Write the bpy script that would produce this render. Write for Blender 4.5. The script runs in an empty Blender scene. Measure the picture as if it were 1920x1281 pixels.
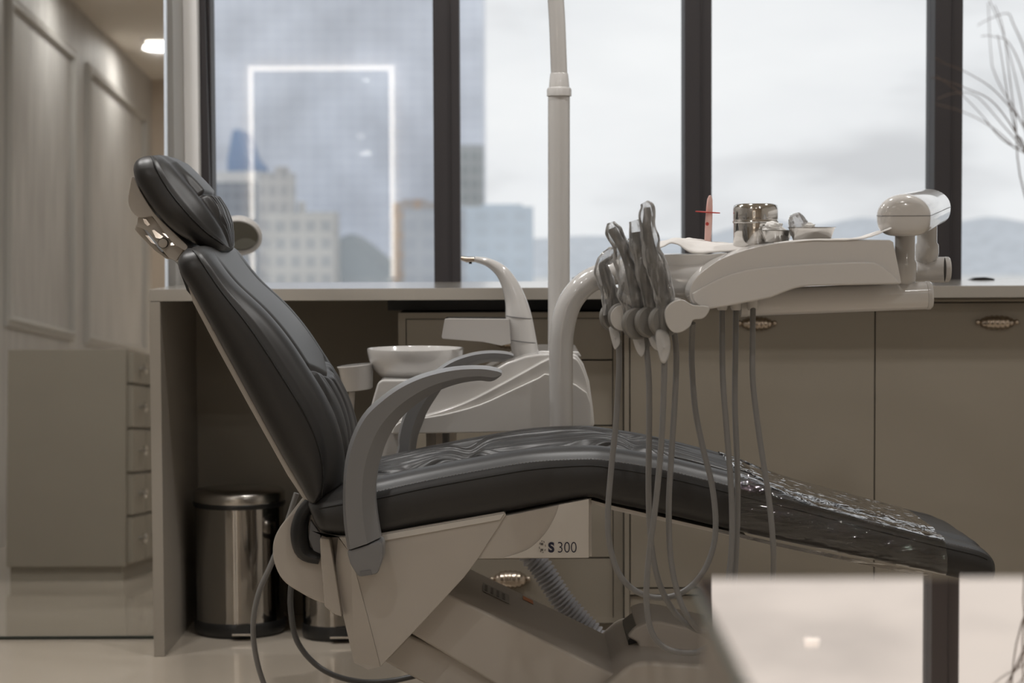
import bpy, bmesh, math, random
from mathutils import Vector, Matrix, noise
from math import sin, cos, pi, sqrt, radians, atan, tan, exp

sc = bpy.context.scene
C = sc.collection
random.seed(7)

# ------------------------------------------------------------------ camera
F = 4000.0                     # focal length in pixels of the 1920 px wide frame
CAMZ = 0.926
PITCH = math.atan(210.5 / F)
ROLL = -0.0045
cam_d = bpy.data.cameras.new('camera')
cam = bpy.data.objects.new('camera', cam_d)
C.objects.link(cam)
sc.camera = cam
cam_d.sensor_width = 36.0
cam_d.lens = F / 1920 * 36
cam_d.clip_start = 0.02
cam_d.clip_end = 5000
R3 = (Matrix.Rotation(pi / 2 - PITCH, 3, 'X') @ Matrix.Rotation(ROLL, 3, 'Z'))
cam.matrix_world = Matrix.Translation((0, 0, CAMZ)) @ R3.to_4x4()
cam_d.dof.use_dof = True
cam_d.dof.focus_distance = 3.55
cam_d.dof.aperture_fstop = 5.8

# ------------------------------------------------------------------ exposure
vs = sc.view_settings
vs.view_transform = 'Standard'
vs.look = 'None'
vs.exposure = 0.0
vs.gamma = 1.0
vs.use_curve_mapping = False
sc.display_settings.display_device = 'sRGB'

# ------------------------------------------------------------------ sky: bright overcast
SKY = 1.06
w = bpy.data.worlds.new('overcast_sky')
sc.world = w
w.use_nodes = True
nt = w.node_tree
nt.nodes.clear()
out = nt.nodes.new('ShaderNodeOutputWorld')
bg = nt.nodes.new('ShaderNodeBackground')
tc = nt.nodes.new('ShaderNodeTexCoord')
mp = nt.nodes.new('ShaderNodeMapping')
mp.inputs['Scale'].default_value = (6.0, 6.0, 20.0)
mp.inputs['Location'].default_value = (3.1, 0.4, 1.7)
nz = nt.nodes.new('ShaderNodeTexNoise')
nz.inputs['Scale'].default_value = 1.0
nz.inputs['Detail'].default_value = 4.0
nz.inputs['Roughness'].default_value = 0.5
cr = nt.nodes.new('ShaderNodeValToRGB')
cr.color_ramp.elements[0].position = 0.34
cr.color_ramp.elements[0].color = (0.68, 0.685, 0.70, 1)
cr.color_ramp.elements[1].position = 0.52
cr.color_ramp.elements[1].color = (0.90, 0.905, 0.915, 1)
e = cr.color_ramp.elements.new(0.75)
e.color = (0.98, 0.98, 0.98, 1)
nt.links.new(tc.outputs['Generated'], mp.inputs['Vector'])
nt.links.new(mp.outputs[0], nz.inputs['Vector'])
nt.links.new(nz.outputs['Fac'], cr.inputs['Fac'])
nt.links.new(cr.outputs['Color'], bg.inputs['Color'])
bg.inputs['Strength'].default_value = SKY
nt.links.new(bg.outputs[0], out.inputs['Surface'])

# ------------------------------------------------------------------ room lamps (recessed ceiling downlights, those near the window added for top light)
CEIL = 2.6
DOWNLIGHTS = [(-1.90, -1.76), (-1.85, -0.15), (-0.75, 1.4), (0.9, 1.7), (-0.9, 3.9),
              (0.1, 3.75), (0.2, -0.6), (1.48, -0.1), (1.2, 3.9), (-1.5, 4.0)]
LAMP_W = 8.2
for i, (lx, ly) in enumerate(DOWNLIGHTS):
    ld = bpy.data.lights.new('downlight_lamp', 'AREA')
    ld.shape = 'DISK'
    ld.size = 0.16 if i == 0 else 0.09
    ld.energy = LAMP_W * (0.6 if lx < -1.6 else (1.5 if ly > 3.5 else 0.8))
    ld.color = (1.0, 0.985, 0.965)
    lo = bpy.data.objects.new('downlight_lamp', ld)
    lo.location = (lx, ly, CEIL - 0.035)
    C.objects.link(lo)


# ------------------------------------------------------------------ helpers
def ray(px, py):
    return R3 @ Vector(((px - 960.0) / F, -(py - 640.5) / F, -1.0))


def P(px, py, Y):
    """world point seen at pixel px,py at world depth Y"""
    d = ray(px, py)
    k = Y / d.y
    return Vector((d.x * k, Y, CAMZ + d.z * k))


def XZ(pts, Y):
    return [(P(a, b, Y).x, P(a, b, Y).z) for a, b in pts]


WL = {}


def reg(o, loc):
    WL[o.name] = Vector(loc)


def tag(o, label=None, cat=None, group=None, kind=None):
    if label: o['label'] = label
    if cat: o['category'] = cat
    if group: o['group'] = group
    if kind: o['kind'] = kind
    return o


def empty(name, loc, label=None, cat=None, group=None, kind=None):
    o = bpy.data.objects.new(name, None)
    o.empty_display_size = 0.05
    C.objects.link(o)
    o.location = loc
    reg(o, loc)
    return tag(o, label, cat, group, kind)


def mesh(name, vs_, fs_, mat, parent=None, smooth=35, bevel=0, seg=2, sub=0, fix=True):
    """ONE mesh object from world-space verts"""
    if parent is not None:
        org = WL[parent.name]
    else:
        xs = [v[0] for v in vs_]; ys = [v[1] for v in vs_]; zs = [v[2] for v in vs_]
        org = Vector(((min(xs) + max(xs)) / 2, (min(ys) + max(ys)) / 2, min(zs)))
    bm = bmesh.new()
    bv = [bm.verts.new(Vector(v) - org) for v in vs_]
    bm.verts.ensure_lookup_table()
    for f in fs_:
        try:
            bm.faces.new([bv[i] for i in f])
        except ValueError:
            pass
    if fix:
        bmesh.ops.recalc_face_normals(bm, faces=bm.faces)
    if bevel > 0:
        es = [e for e in bm.edges if len(e.link_faces) == 2 and e.calc_face_angle(0) > radians(25)]
        bmesh.ops.bevel(bm, geom=es, offset=bevel, segments=seg, profile=0.5, affect='EDGES', clamp_overlap=True)
    if smooth:
        th = radians(smooth)
        for f in bm.faces: f.smooth = True
        for e in bm.edges:
            if len(e.link_faces) == 2 and e.calc_face_angle(0) > th:
                e.smooth = False
    me = bpy.data.meshes.new(name)
    bm.to_mesh(me)
    bm.free()
    if mat: me.materials.append(mat)
    o = bpy.data.objects.new(name, me)
    C.objects.link(o)
    if parent is not None:
        o.parent = parent
    else:
        o.location = org
    reg(o, org)
    if bevel > 0 and smooth:
        wn = o.modifiers.new('normals', 'WEIGHTED_NORMAL'); wn.keep_sharp = True
    if sub:
        m = o.modifiers.new('sub', 'SUBSURF'); m.levels = sub; m.render_levels = sub
    return o


class MB:
    """collects shapes for one mesh"""
    def __init__(s):
        s.v = []; s.f = []

    def add(s, v, f):
        n = len(s.v)
        s.v += [tuple(x) for x in v]
        s.f += [tuple(i + n for i in q) for q in f]
        return s

    def box(s, x0, x1, y0, y1, z0, z1):
        return s.add([(x0, y0, z0), (x1, y0, z0), (x1, y1, z0), (x0, y1, z0), (x0, y0, z1), (x1, y0, z1), (x1, y1, z1), (x0, y1, z1)],
                     [(0, 1, 2, 3), (4, 5, 6, 7), (0, 1, 5, 4), (1, 2, 6, 5), (2, 3, 7, 6), (3, 0, 4, 7)])

    def prism(s, pts, y0, y1, sh=None):
        """outline in x,z extruded along y; sh=(cx,cz,k) shrinks the far outline"""
        n = len(pts)
        far = pts if not sh else [(sh[0] + (x - sh[0]) * sh[2], sh[1] + (z - sh[1]) * sh[2]) for x, z in pts]
        v = [(x, y0, z) for x, z in pts] + [(x, y1, z) for x, z in far]
        f = [tuple(range(n)), tuple(range(n, 2 * n))] + [(i, (i + 1) % n, n + (i + 1) % n, n + i) for i in range(n)]
        return s.add(v, f)

    def lathe(s, prof, c, axis=(0, 0, 1), seg=40, arc=2 * pi, a0=0, sy=1.0, cap=True):
        """prof: (r,h) along axis from point c"""
        ax = Vector(axis).normalized()
        q = Vector((0, 0, 1)).rotation_difference(ax).to_matrix()
        v = []; full = abs(arc - 2 * pi) < 1e-6
        n = seg if full else seg + 1
        for r, h in prof:
            for i in range(n):
                a = a0 + arc * i / seg
                v.append(Vector(c) + q @ Vector((r * cos(a), r * sin(a) * sy, h)))
        f = []
        for j in range(len(prof) - 1):
            for i in range(seg):
                k = (i + 1) % n
                f.append((j * n + i, j * n + k, (j + 1) * n + k, (j + 1) * n + i))
        if cap and full:
            if prof[0][0] > 1e-6: f.append(tuple(range(n)))
            if prof[-1][0] > 1e-6: f.append(tuple(range((len(prof) - 1) * n, len(prof) * n)))
        return s.add(v, f)

    def tube(s, pts, rad, seg=14, flat=1.0, res=None, cap=True):
        pts = [Vector(p) for p in pts]
        if not hasattr(rad, '__len__'): rad = [rad] * len(pts)
        if res:
            pts, rad = resample(pts, rad, res)
        n = len(pts)
        T = [(pts[min(i + 1, n - 1)] - pts[max(i - 1, 0)]).normalized() for i in range(n)]
        up = Vector((0, 1, 0))
        if abs(T[0].dot(up)) > 0.9: up = Vector((0, 0, 1))
        U = (up - T[0] * up.dot(T[0])).normalized()
        v = []
        for i in range(n):
            U = (U - T[i] * U.dot(T[i])).normalized()
            W = T[i].cross(U)
            for k in range(seg):
                a = 2 * pi * k / seg
                v.append(pts[i] + (U * cos(a) * flat + W * sin(a)) * rad[i])
        f = [(i * seg + k, i * seg + (k + 1) % seg, (i + 1) * seg + (k + 1) % seg, (i + 1) * seg + k)
             for i in range(n - 1) for k in range(seg)]
        if cap:
            f += [tuple(range(seg)), tuple(range((n - 1) * seg, n * seg))]
        return s.add(v, f)

    def cyl(s, a, b, r, r2=None, seg=32):
        a = Vector(a); b = Vector(b)
        return s.lathe([(r, 0), (r2 if r2 is not None else r, (b - a).length)], a, b - a, seg)

    def build(s, name, mat, parent=None, **k):
        return mesh(name, s.v, s.f, mat, parent, **k)


def catmull(a, b, c, d, t):
    return 0.5 * ((2 * b) + (c - a) * t + (2 * a - 5 * b + 4 * c - d) * t * t + (3 * b - a - 3 * c + d) * t ** 3)


def resample(pts, rad, res):
    """smooth curve, about even spacing"""
    n = len(pts); op = []; orr = []
    for i in range(n - 1):
        p0 = pts[max(i - 1, 0)]; p3 = pts[min(i + 2, n - 1)]
        r0 = rad[max(i - 1, 0)]; r3 = rad[min(i + 2, n - 1)]
        for k in range(res):
            t = k / res
            op.append(catmull(p0, pts[i], pts[i + 1], p3, t))
            orr.append(max(1e-4, catmull(r0, rad[i], rad[i + 1], r3, t)))
    op.append(pts[-1]); orr.append(rad[-1])
    return op, orr


def smooth_poly(pts, res=4, closed=True, sharp=()):
    """Catmull-Rom through a closed 2-D outline; indices in sharp stay corners"""
    n = len(pts); o = []
    V = [Vector(p) for p in pts]
    for i in range(n if closed else n - 1):
        a = V[i]; b = V[(i + 1) % n]
        p0 = a if (i in sharp or (not closed and i == 0)) else V[i - 1]
        j = (i + 1) % n
        p3 = b if (j in sharp or (not closed and i == n - 2)) else V[(i + 2) % n]
        for k in range(res):
            o.append(tuple(catmull(p0, a, b, p3, k / res)))
    if not closed: o.append(tuple(V[-1]))
    return o


def lerp(a, b, t): return a + (b - a) * t


def sstep(a, b, x):
    t = min(1, max(0, (x - a) / (b - a)))
    return t * t * (3 - 2 * t)


# ------------------------------------------------------------------ materials
def mat(name, col, rough=0.5, metal=0.0, coat=0.0, spec=0.5, bump=0.0, bscale=200.0, var=0.0, vscale=6.0,
        vcol=None, stretch=(1, 1, 1), trans=0.0, alpha=1.0, coatrough=0.03, ior=1.5, detail=3.0):
    m = bpy.data.materials.new(name)
    m.use_nodes = True
    t = m.node_tree
    b = t.nodes['Principled BSDF']
    b.inputs['Base Color'].default_value = (*col, 1)
    b.inputs['Roughness'].default_value = rough
    b.inputs['Metallic'].default_value = metal
    b.inputs['Coat Weight'].default_value = coat
    b.inputs['Coat Roughness'].default_value = coatrough
    b.inputs['Specular IOR Level'].default_value = spec
    b.inputs['Transmission Weight'].default_value = trans
    b.inputs['Alpha'].default_value = alpha
    b.inputs['IOR'].default_value = ior
    co = t.nodes.new('ShaderNodeTexCoord')
    mpn = t.nodes.new('ShaderNodeMapping')
    mpn.inputs['Scale'].default_value = stretch
    t.links.new(co.outputs['Object'], mpn.inputs['Vector'])
    if var > 0 or vcol:
        n = t.nodes.new('ShaderNodeTexNoise')
        n.inputs['Scale'].default_value = vscale
        n.inputs['Detail'].default_value = detail
        t.links.new(mpn.outputs[0], n.inputs['Vector'])
        mx = t.nodes.new('ShaderNodeMix'); mx.data_type = 'RGBA'
        c2 = vcol if vcol else tuple(c * (1 - var) for c in col)
        mx.inputs['A'].default_value = (*col, 1)
        mx.inputs['B'].default_value = (*c2, 1)
        rm = t.nodes.new('ShaderNodeMapRange')
        rm.inputs['From Min'].default_value = 0.35
        rm.inputs['From Max'].default_value = 0.65
        t.links.new(n.outputs['Fac'], rm.inputs['Value'])
        t.links.new(rm.outputs[0], mx.inputs['Factor'])
        t.links.new(mx.outputs['Result'], b.inputs['Base Color'])
    if bump > 0:
        n = t.nodes.new('ShaderNodeTexNoise')
        n.inputs['Scale'].default_value = bscale
        n.inputs['Detail'].default_value = 4
        t.links.new(mpn.outputs[0], n.inputs['Vector'])
        bp = t.nodes.new('ShaderNodeBump')
        bp.inputs['Strength'].default_value = bump
        bp.inputs['Distance'].default_value = 0.002
        t.links.new(n.outputs['Fac'], bp.inputs['Height'])
        t.links.new(bp.outputs[0], b.inputs['Normal'])
    return m


def emit(name, col, s):
    m = bpy.data.materials.new(name); m.use_nodes = True
    t = m.node_tree; t.nodes.clear()
    o = t.nodes.new('ShaderNodeOutputMaterial'); e = t.nodes.new('ShaderNodeEmission')
    e.inputs['Color'].default_value = (*col, 1); e.inputs['Strength'].default_value = s
    t.links.new(e.outputs[0], o.inputs['Surface'])
    return m


def film(name, tint, rough, base=0.04, fac_scale=1.0, diff=0.0, diffcol=(0.8, 0.8, 0.8), bump=0.0, bscale=40, stretch=(1, 1, 1)):
    """thin clear sheet: transparent + fresnel gloss (+ a little milky diffuse)"""
    m = bpy.data.materials.new(name); m.use_nodes = True
    t = m.node_tree; t.nodes.clear()
    o = t.nodes.new('ShaderNodeOutputMaterial')
    tr = t.nodes.new('ShaderNodeBsdfTransparent'); tr.inputs['Color'].default_value = (*tint, 1)
    gl = t.nodes.new('ShaderNodeBsdfGlossy'); gl.inputs['Roughness'].default_value = rough
    fr = t.nodes.new('ShaderNodeFresnel'); fr.inputs['IOR'].default_value = 1.5
    ml = t.nodes.new('ShaderNodeMath'); ml.operation = 'MULTIPLY'; ml.inputs[1].default_value = fac_scale
    mx = t.nodes.new('ShaderNodeMixShader')
    t.links.new(fr.outputs[0], ml.inputs[0]); t.links.new(ml.outputs[0], mx.inputs[0])
    src = tr
    if diff > 0:
        d = t.nodes.new('ShaderNodeBsdfDiffuse'); d.inputs['Color'].default_value = (*diffcol, 1)
        tl = t.nodes.new('ShaderNodeBsdfTranslucent'); tl.inputs['Color'].default_value = (*diffcol, 1)
        a = t.nodes.new('ShaderNodeMixShader'); a.inputs[0].default_value = 0.5
        t.links.new(d.outputs[0], a.inputs[1]); t.links.new(tl.outputs[0], a.inputs[2])
        m2 = t.nodes.new('ShaderNodeMixShader'); m2.inputs[0].default_value = diff
        t.links.new(tr.outputs[0], m2.inputs[1]); t.links.new(a.outputs[0], m2.inputs[2])
        src = m2
    t.links.new(src.outputs[0], mx.inputs[1]); t.links.new(gl.outputs[0], mx.inputs[2])
    if bump > 0:
        co = t.nodes.new('ShaderNodeTexCoord'); mpn = t.nodes.new('ShaderNodeMapping')
        mpn.inputs['Scale'].default_value = stretch
        n = t.nodes.new('ShaderNodeTexNoise'); n.inputs['Scale'].default_value = bscale; n.inputs['Detail'].default_value = 3
        n.inputs['Distortion'].default_value = 0.6
        bp = t.nodes.new('ShaderNodeBump'); bp.inputs['Strength'].default_value = bump; bp.inputs['Distance'].default_value = 0.006
        t.links.new(co.outputs['Object'], mpn.inputs[0]); t.links.new(mpn.outputs[0], n.inputs['Vector'])
        t.links.new(n.outputs['Fac'], bp.inputs['Height']); t.links.new(bp.outputs[0], gl.inputs['Normal'])
    t.links.new(mx.outputs[0], o.inputs['Surface'])
    return m


def edge_milk(m, lo, hi):
    """folded film looks whiter where one looks along it"""
    t = m.node_tree
    mix = [n for n in t.nodes if n.type == 'MIX_SHADER' and abs(n.inputs[0].default_value - 0.42) < .001][0]
    lw = t.nodes.new('ShaderNodeLayerWeight'); lw.inputs['Blend'].default_value = 0.45
    mr = t.nodes.new('ShaderNodeMapRange'); mr.inputs['To Min'].default_value = lo; mr.inputs['To Max'].default_value = hi
    n = t.nodes.new('ShaderNodeTexNoise'); n.inputs['Scale'].default_value = 60; n.inputs['Detail'].default_value = 3
    co = t.nodes.new('ShaderNodeTexCoord'); mp_ = t.nodes.new('ShaderNodeMapping'); mp_.inputs['Scale'].default_value = (2.5, 2.5, .5)
    t.links.new(co.outputs['Object'], mp_.inputs[0]); t.links.new(mp_.outputs[0], n.inputs['Vector'])
    ad = t.nodes.new('ShaderNodeMath'); ad.operation = 'MULTIPLY_ADD'; ad.inputs[1].default_value = 1.6; ad.inputs[2].default_value = -.8
    a2 = t.nodes.new('ShaderNodeMath'); a2.operation = 'ADD'; a2.use_clamp = True
    t.links.new(n.outputs['Fac'], ad.inputs[0]); t.links.new(ad.outputs[0], a2.inputs[0]); t.links.new(lw.outputs['Facing'], a2.inputs[1])
    t.links.new(a2.outputs[0], mr.inputs['Value']); t.links.new(mr.outputs[0], mix.inputs[0])


M = dict(
    leather=mat('black_leather', (0.014, 0.0128, 0.0122), 0.41, bump=0.06, bscale=900, spec=0.62),
    traywhite=mat('tray_white_enamel', (0.63, 0.61, 0.59), 0.16, coat=0.5),
    thread=mat('thread', (0.16, 0.14, 0.11), 0.8),
    piping=mat('piping', (0.008, 0.008, 0.008), 0.55),
    white=mat('white_plastic', (0.56, 0.54, 0.515), 0.22, coat=0.3),
    cover=mat('matte_white_cover', (0.46, 0.42, 0.375), 0.42, var=0.05),
    cover_light=mat('white_cover_label_area', (0.60, 0.565, 0.52), 0.4),
    gloss=mat('gloss_white_enamel', (0.55, 0.535, 0.52), 0.12, coat=0.5),
    bluegrey=mat('grey_armrest_plastic', (0.20, 0.20, 0.205), 0.38),
    armdark=mat('grey_armrest_underside', (0.15, 0.15, 0.155), 0.45),
    hose=mat('grey_silicone_hose', (0.20, 0.195, 0.19), 0.38),
    darkhose=mat('dark_hose', (0.10, 0.10, 0.10), 0.4),
    corr=mat('corrugated_plastic', (0.34, 0.34, 0.36), 0.35),
    steel=mat('polished_steel', (0.62, 0.605, 0.585), 0.09, metal=1.0),
    binsteel=mat('dark_polished_steel', (0.36, 0.345, 0.325), 0.07, metal=1.0),
    steelb=mat('brushed_steel', (0.50, 0.48, 0.45), 0.26, metal=1.0, bump=0.05, bscale=60, stretch=(1, 1, 20)),
    chrome=mat('chrome', (0.85, 0.86, 0.88), 0.06, metal=1.0),
    pewter=mat('aged_nickel', (0.48, 0.41, 0.34), 0.22, metal=1.0),
    black=mat('black_plastic', (0.012, 0.012, 0.012), 0.35),
    cabinet=mat('taupe_lacquer', (0.245, 0.215, 0.172), 0.55, var=0.03),
    cab_edge=mat('taupe_gap', (0.03, 0.034, 0.026), 0.8),
    desk=mat('taupe_desk', (0.31, 0.28, 0.24), 0.42, var=0.03),
    worktop=mat('satin_worktop', (0.33, 0.305, 0.27), 0.22, coat=0.6, coatrough=0.15),
    wall=mat('warm_white_paint', (0.68, 0.65, 0.61), 0.7, bump=0.03, bscale=300),
    wallpaper=mat('grey_textured_wallpaper', (0.52, 0.50, 0.475), 0.6, vcol=(0.40, 0.38, 0.36), vscale=3.0, stretch=(1, 8, 0.8), detail=6.0, bump=0.1, bscale=60),
    wallwarm=mat('beige_back_wall', (0.66, 0.56, 0.46), 0.6),
    moulding=mat('painted_moulding', (0.44, 0.42, 0.39), 0.5),
    ceil=mat('ceiling_paint', (0.74, 0.68, 0.60), 0.8),
    floor=mat('polished_beige_floor', (0.56, 0.49, 0.405), 0.12, coat=0.4, vcol=(0.51, 0.445, 0.365), vscale=2.0),
    frame=mat('black_window_frame', (0.028, 0.024, 0.026), 0.55),
    jamb=mat('white_window_jamb', (0.84, 0.83, 0.82), 0.5),
    pier=mat('pier_paint', (0.46, 0.445, 0.42), 0.6),
    glass=film('window_glass', (0.97, 0.98, 0.985), 0.0),
    mirror=mat('mirror_silver', (0.78, 0.79, 0.78), 0.015, metal=1.0),
    dimmirror=mat('darkened_mirror', (0.13, 0.125, 0.105), 0.03, metal=1.0),  # dim reflection put into the colour of the round mirror
    mirror_edge=mat('polished_mirror_edge', (0.62, 0.68, 0.76), 0.25, metal=0.0),
    wrap=film('clear_plastic_wrap', (0.95, 0.95, 0.95), 0.05, fac_scale=2.4, diff=0.01, bump=1.0, bscale=30, stretch=(0.7, 1, 3)),
    sleeve=film('milky_plastic_sleeve', (0.93, 0.93, 0.93), 0.12, fac_scale=1.6, diff=0.42, diffcol=(0.92, 0.91, 0.90), bump=1.0, bscale=90, stretch=(1, 1, 0.35)),
    flap=film('white_sleeve_tail', (0.93, 0.93, 0.93), 0.15, fac_scale=1.0, diff=0.85, diffcol=(0.92, 0.91, 0.90), bump=0.9, bscale=90, stretch=(1, 1, 0.35)),
    handpiece=mat('grey_handpiece', (0.19, 0.187, 0.182), 0.28, metal=0.3),
    paper=mat('white_tissue', (0.68, 0.655, 0.63), 0.9, bump=0.5, bscale=60),
    translucent=film('milky_box', (0.95, 0.95, 0.95), 0.06, fac_scale=1.2, diff=0.8, diffcol=(0.80, 0.77, 0.74)),
    clear=film('clear_glass_dish', (0.93, 0.93, 0.94), 0.03, fac_scale=2.0, diff=0.35, diffcol=(0.9, 0.9, 0.9), bump=0.9, bscale=130),
    cotton=mat('cotton', (0.80, 0.79, 0.77), 0.95, bump=0.6, bscale=90),
    red=mat('red_plastic', (0.50, 0.05, 0.04), 0.4),
    pink=mat('translucent_pink_plastic', (0.78, 0.50, 0.45), 0.35),
    navy=mat('navy_print', (0.010, 0.012, 0.035), 0.4),
    orange=mat('orange_sticker', (0.60, 0.20, 0.06), 0.5),
    sticker=mat('grey_label', (0.33, 0.31, 0.29), 0.5),
    stickerink=mat('grey_label_print', (0.12, 0.11, 0.10), 0.5),
    tableglass=mat('bronze_mirror_glass', (0.74, 0.68, 0.62), 0.02, metal=1.0),
    tableedge=mat('green_glass_edge', (0.16, 0.22, 0.20), 0.2),
    tableside=mat('table_side_lacquer', (0.30, 0.26, 0.22), 0.5),
    grass=mat('dry_grass', (0.15, 0.105, 0.08), 0.7),
    tower=None, led=emit('warm_led', (1.0, 0.90, 0.78), 8.0), lampglow=emit('lamp_glow', (1.0, 0.9, 0.78), 14.0),
)


edge_milk(M['sleeve'], .12, .95)


def facade(name, col, dark, sx, sz, gx=0.35, gz=0.4, rough=0.5):
    """wall with a grid of darker window cells, from object coordinates in metres"""
    m = bpy.data.materials.new(name); m.use_nodes = True
    t = m.node_tree; b = t.nodes['Principled BSDF']; b.inputs['Roughness'].default_value = rough
    co = t.nodes.new('ShaderNodeTexCoord'); sp = t.nodes.new('ShaderNodeSeparateXYZ')
    t.links.new(co.outputs['Object'], sp.inputs[0])
    ms = []
    for ax, s, g in (('X', sx, gx), ('Z', sz, gz)):
        a = t.nodes.new('ShaderNodeMath'); a.operation = 'DIVIDE'; a.inputs[1].default_value = s
        t.links.new(sp.outputs[ax], a.inputs[0])
        fr = t.nodes.new('ShaderNodeMath'); fr.operation = 'FRACT'; t.links.new(a.outputs[0], fr.inputs[0])
        gt = t.nodes.new('ShaderNodeMath'); gt.operation = 'GREATER_THAN'; gt.inputs[1].default_value = g
        t.links.new(fr.outputs[0], gt.inputs[0]); ms.append(gt)
    mu = t.nodes.new('ShaderNodeMath'); mu.operation = 'MULTIPLY'
    t.links.new(ms[0].outputs[0], mu.inputs[0]); t.links.new(ms[1].outputs[0], mu.inputs[1])
    n = t.nodes.new('ShaderNodeTexNoise'); n.inputs['Scale'].default_value = 0.06; n.inputs['Detail'].default_value = 3
    t.links.new(co.outputs['Object'], n.inputs['Vector'])
    mx = t.nodes.new('ShaderNodeMix'); mx.data_type = 'RGBA'
    mx.inputs['A'].default_value = (*col, 1); mx.inputs['B'].default_value = (*dark, 1)
    t.links.new(mu.outputs[0], mx.inputs['Factor'])
    m3 = t.nodes.new('ShaderNodeMix'); m3.data_type = 'RGBA'; m3.blend_type = 'MULTIPLY'
    m3.inputs['Factor'].default_value = 0.55
    rr = t.nodes.new('ShaderNodeMapRange'); rr.inputs['From Min'].default_value = 0.3; rr.inputs['From Max'].default_value = 0.7
    rr.inputs['To Min'].default_value = 0.45; rr.inputs['To Max'].default_value = 1.15
    t.links.new(n.outputs['Fac'], rr.inputs['Value'])
    t.links.new(mx.outputs['Result'], m3.inputs['A']); t.links.new(rr.outputs[0], m3.inputs['B'])
    t.links.new(m3.outputs['Result'], b.inputs['Base Color'])
    return m


M['tableglass'].node_tree.nodes['Principled BSDF'].inputs['Specular Tint'].default_value = (0.97, 0.88, 0.81, 1)
M['tableglass'].node_tree.nodes['Principled BSDF'].inputs['Base Color'].default_value = (0.88, 0.80, 0.73, 1)

# ================================================================== THE ROOM
XL, XR, YB, YW = -2.15, 2.7, -3.0, 5.18      # left, right, behind the camera, window plane
EX = -0.778                                  # end of the solid wall left of the windows
DESKZ = 0.80


def struct(o): o['kind'] = 'structure'; return o


struct(MB().box(XL - .1, XR + .1, YB - .1, 5.6, -0.1, 0).build('floor', M['floor'], smooth=0))
struct(MB().box(XL - .1, XR + .1, YB - .1, 5.6, CEIL, CEIL + .1).build('ceiling', M['ceil'], smooth=0))
struct(MB().box(XL - .1, XL, YB - .1, 5.6, 0, CEIL).build('wall_left', M['wallpaper'], smooth=0))
struct(MB().box(XR, XR + .1, YB - .1, 5.6, 0, CEIL).build('wall_right', M['wall'], smooth=0))
struct(MB().box(XL, XR, YB - .1, YB, 0, CEIL).build('wall_rear', M['wallwarm'], smooth=0))
struct(MB().box(XL, EX, 4.945, 5.3, 0, CEIL).build('wall_back', M['pier'], smooth=0))
struct(MB().box(EX, XR, YW - .02, 5.3, 0, DESKZ - .03).build('wall_under_windows', M['desk'], smooth=0))
struct(MB().box(EX, XR, YW - .02, 5.3, 2.35, CEIL).build('wall_over_windows', M['wall'], smooth=0))

# windows: mullion edges in photo pixels at the window plane
mull = [(813, 862), (1284, 1334.5), (1752, 1804)]
mx_ = [(P(a, 300, 5.13).x, P(b, 300, 5.13).x) for a, b in mull]
wx0 = EX + 0.055
edges = [wx0] + [v for ab in mx_ for v in ab] + [XR]
sill = DESKZ - 0.03
for i in range(4):
    x0, x1 = edges[2 * i], edges[2 * i + 1]
    r = empty('window_%d' % (i + 1), ((x0 + x1) / 2, YW, sill), kind='structure')
    MB().box(x0, x1, YW + .010, YW + .014, sill, 2.35).build('glass_pane', M['glass'], r, smooth=0)
    fr = MB().box(x0 - .001, x1 + .001, YW - .01, YW + .05, 2.31, 2.352)
    if i < 3:
        a, b = mx_[i]
        fr.box(a, b, YW - .05, YW + .06, sill, 2.35)
        fr.box(a + (b - a) * .60, a + (b - a) * .64, YW - .054, YW - .049, sill, 2.35)
    fr.build('window_frame', M['frame'], r, smooth=0)
# left reveal: white jamb, then the black frame of the first window
struct(MB().box(EX, EX + .035, 5.09, YW + .05, DESKZ, 2.35).build('trim_1', M['jamb'], smooth=30, bevel=.004))
tr = MB()
tr.prism([(EX + .036, DESKZ), (EX + .058, DESKZ), (EX + .036, 2.35), (EX + .026, 2.35)], 5.125, 5.15)
tr.box(EX + .035, wx0 + .002, 5.155, YW + .05, DESKZ, 2.35)
struct(tr.build('trim_2', M['frame'], smooth=0))

# panel mouldings on the left wall (seen in the leaning mirror)
for i, (y0, y1) in enumerate([(-2.75, -1.02), (-0.72, 0.68), (0.98, 2.35), (2.65, 4.0)]):
    z0, z1 = 0.93, 2.36
    m = MB()
    pf = [(0, 0), (0, .012), (.010, .020), (.020, .014), (.030, .026), (.042, .026), (.050, .012), (.050, 0)]
    v = []
    for (sy_, sz_) in ((0, 0), (1, 0), (1, 1), (0, 1)):
        for (d, h) in pf:
            v.append((XL + h, (y0 + d) if sy_ == 0 else (y1 - d), (z0 + d) if sz_ == 0 else (z1 - d)))
    n8 = len(pf)
    m.add(v, [(a * n8 + k, a * n8 + k + 1, ((a + 1) % 4) * n8 + k + 1, ((a + 1) % 4) * n8 + k) for a in range(4) for k in range(n8 - 1)])
    struct(m.build('trim_%d' % (i + 3), M['moulding'], smooth=0))

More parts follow.
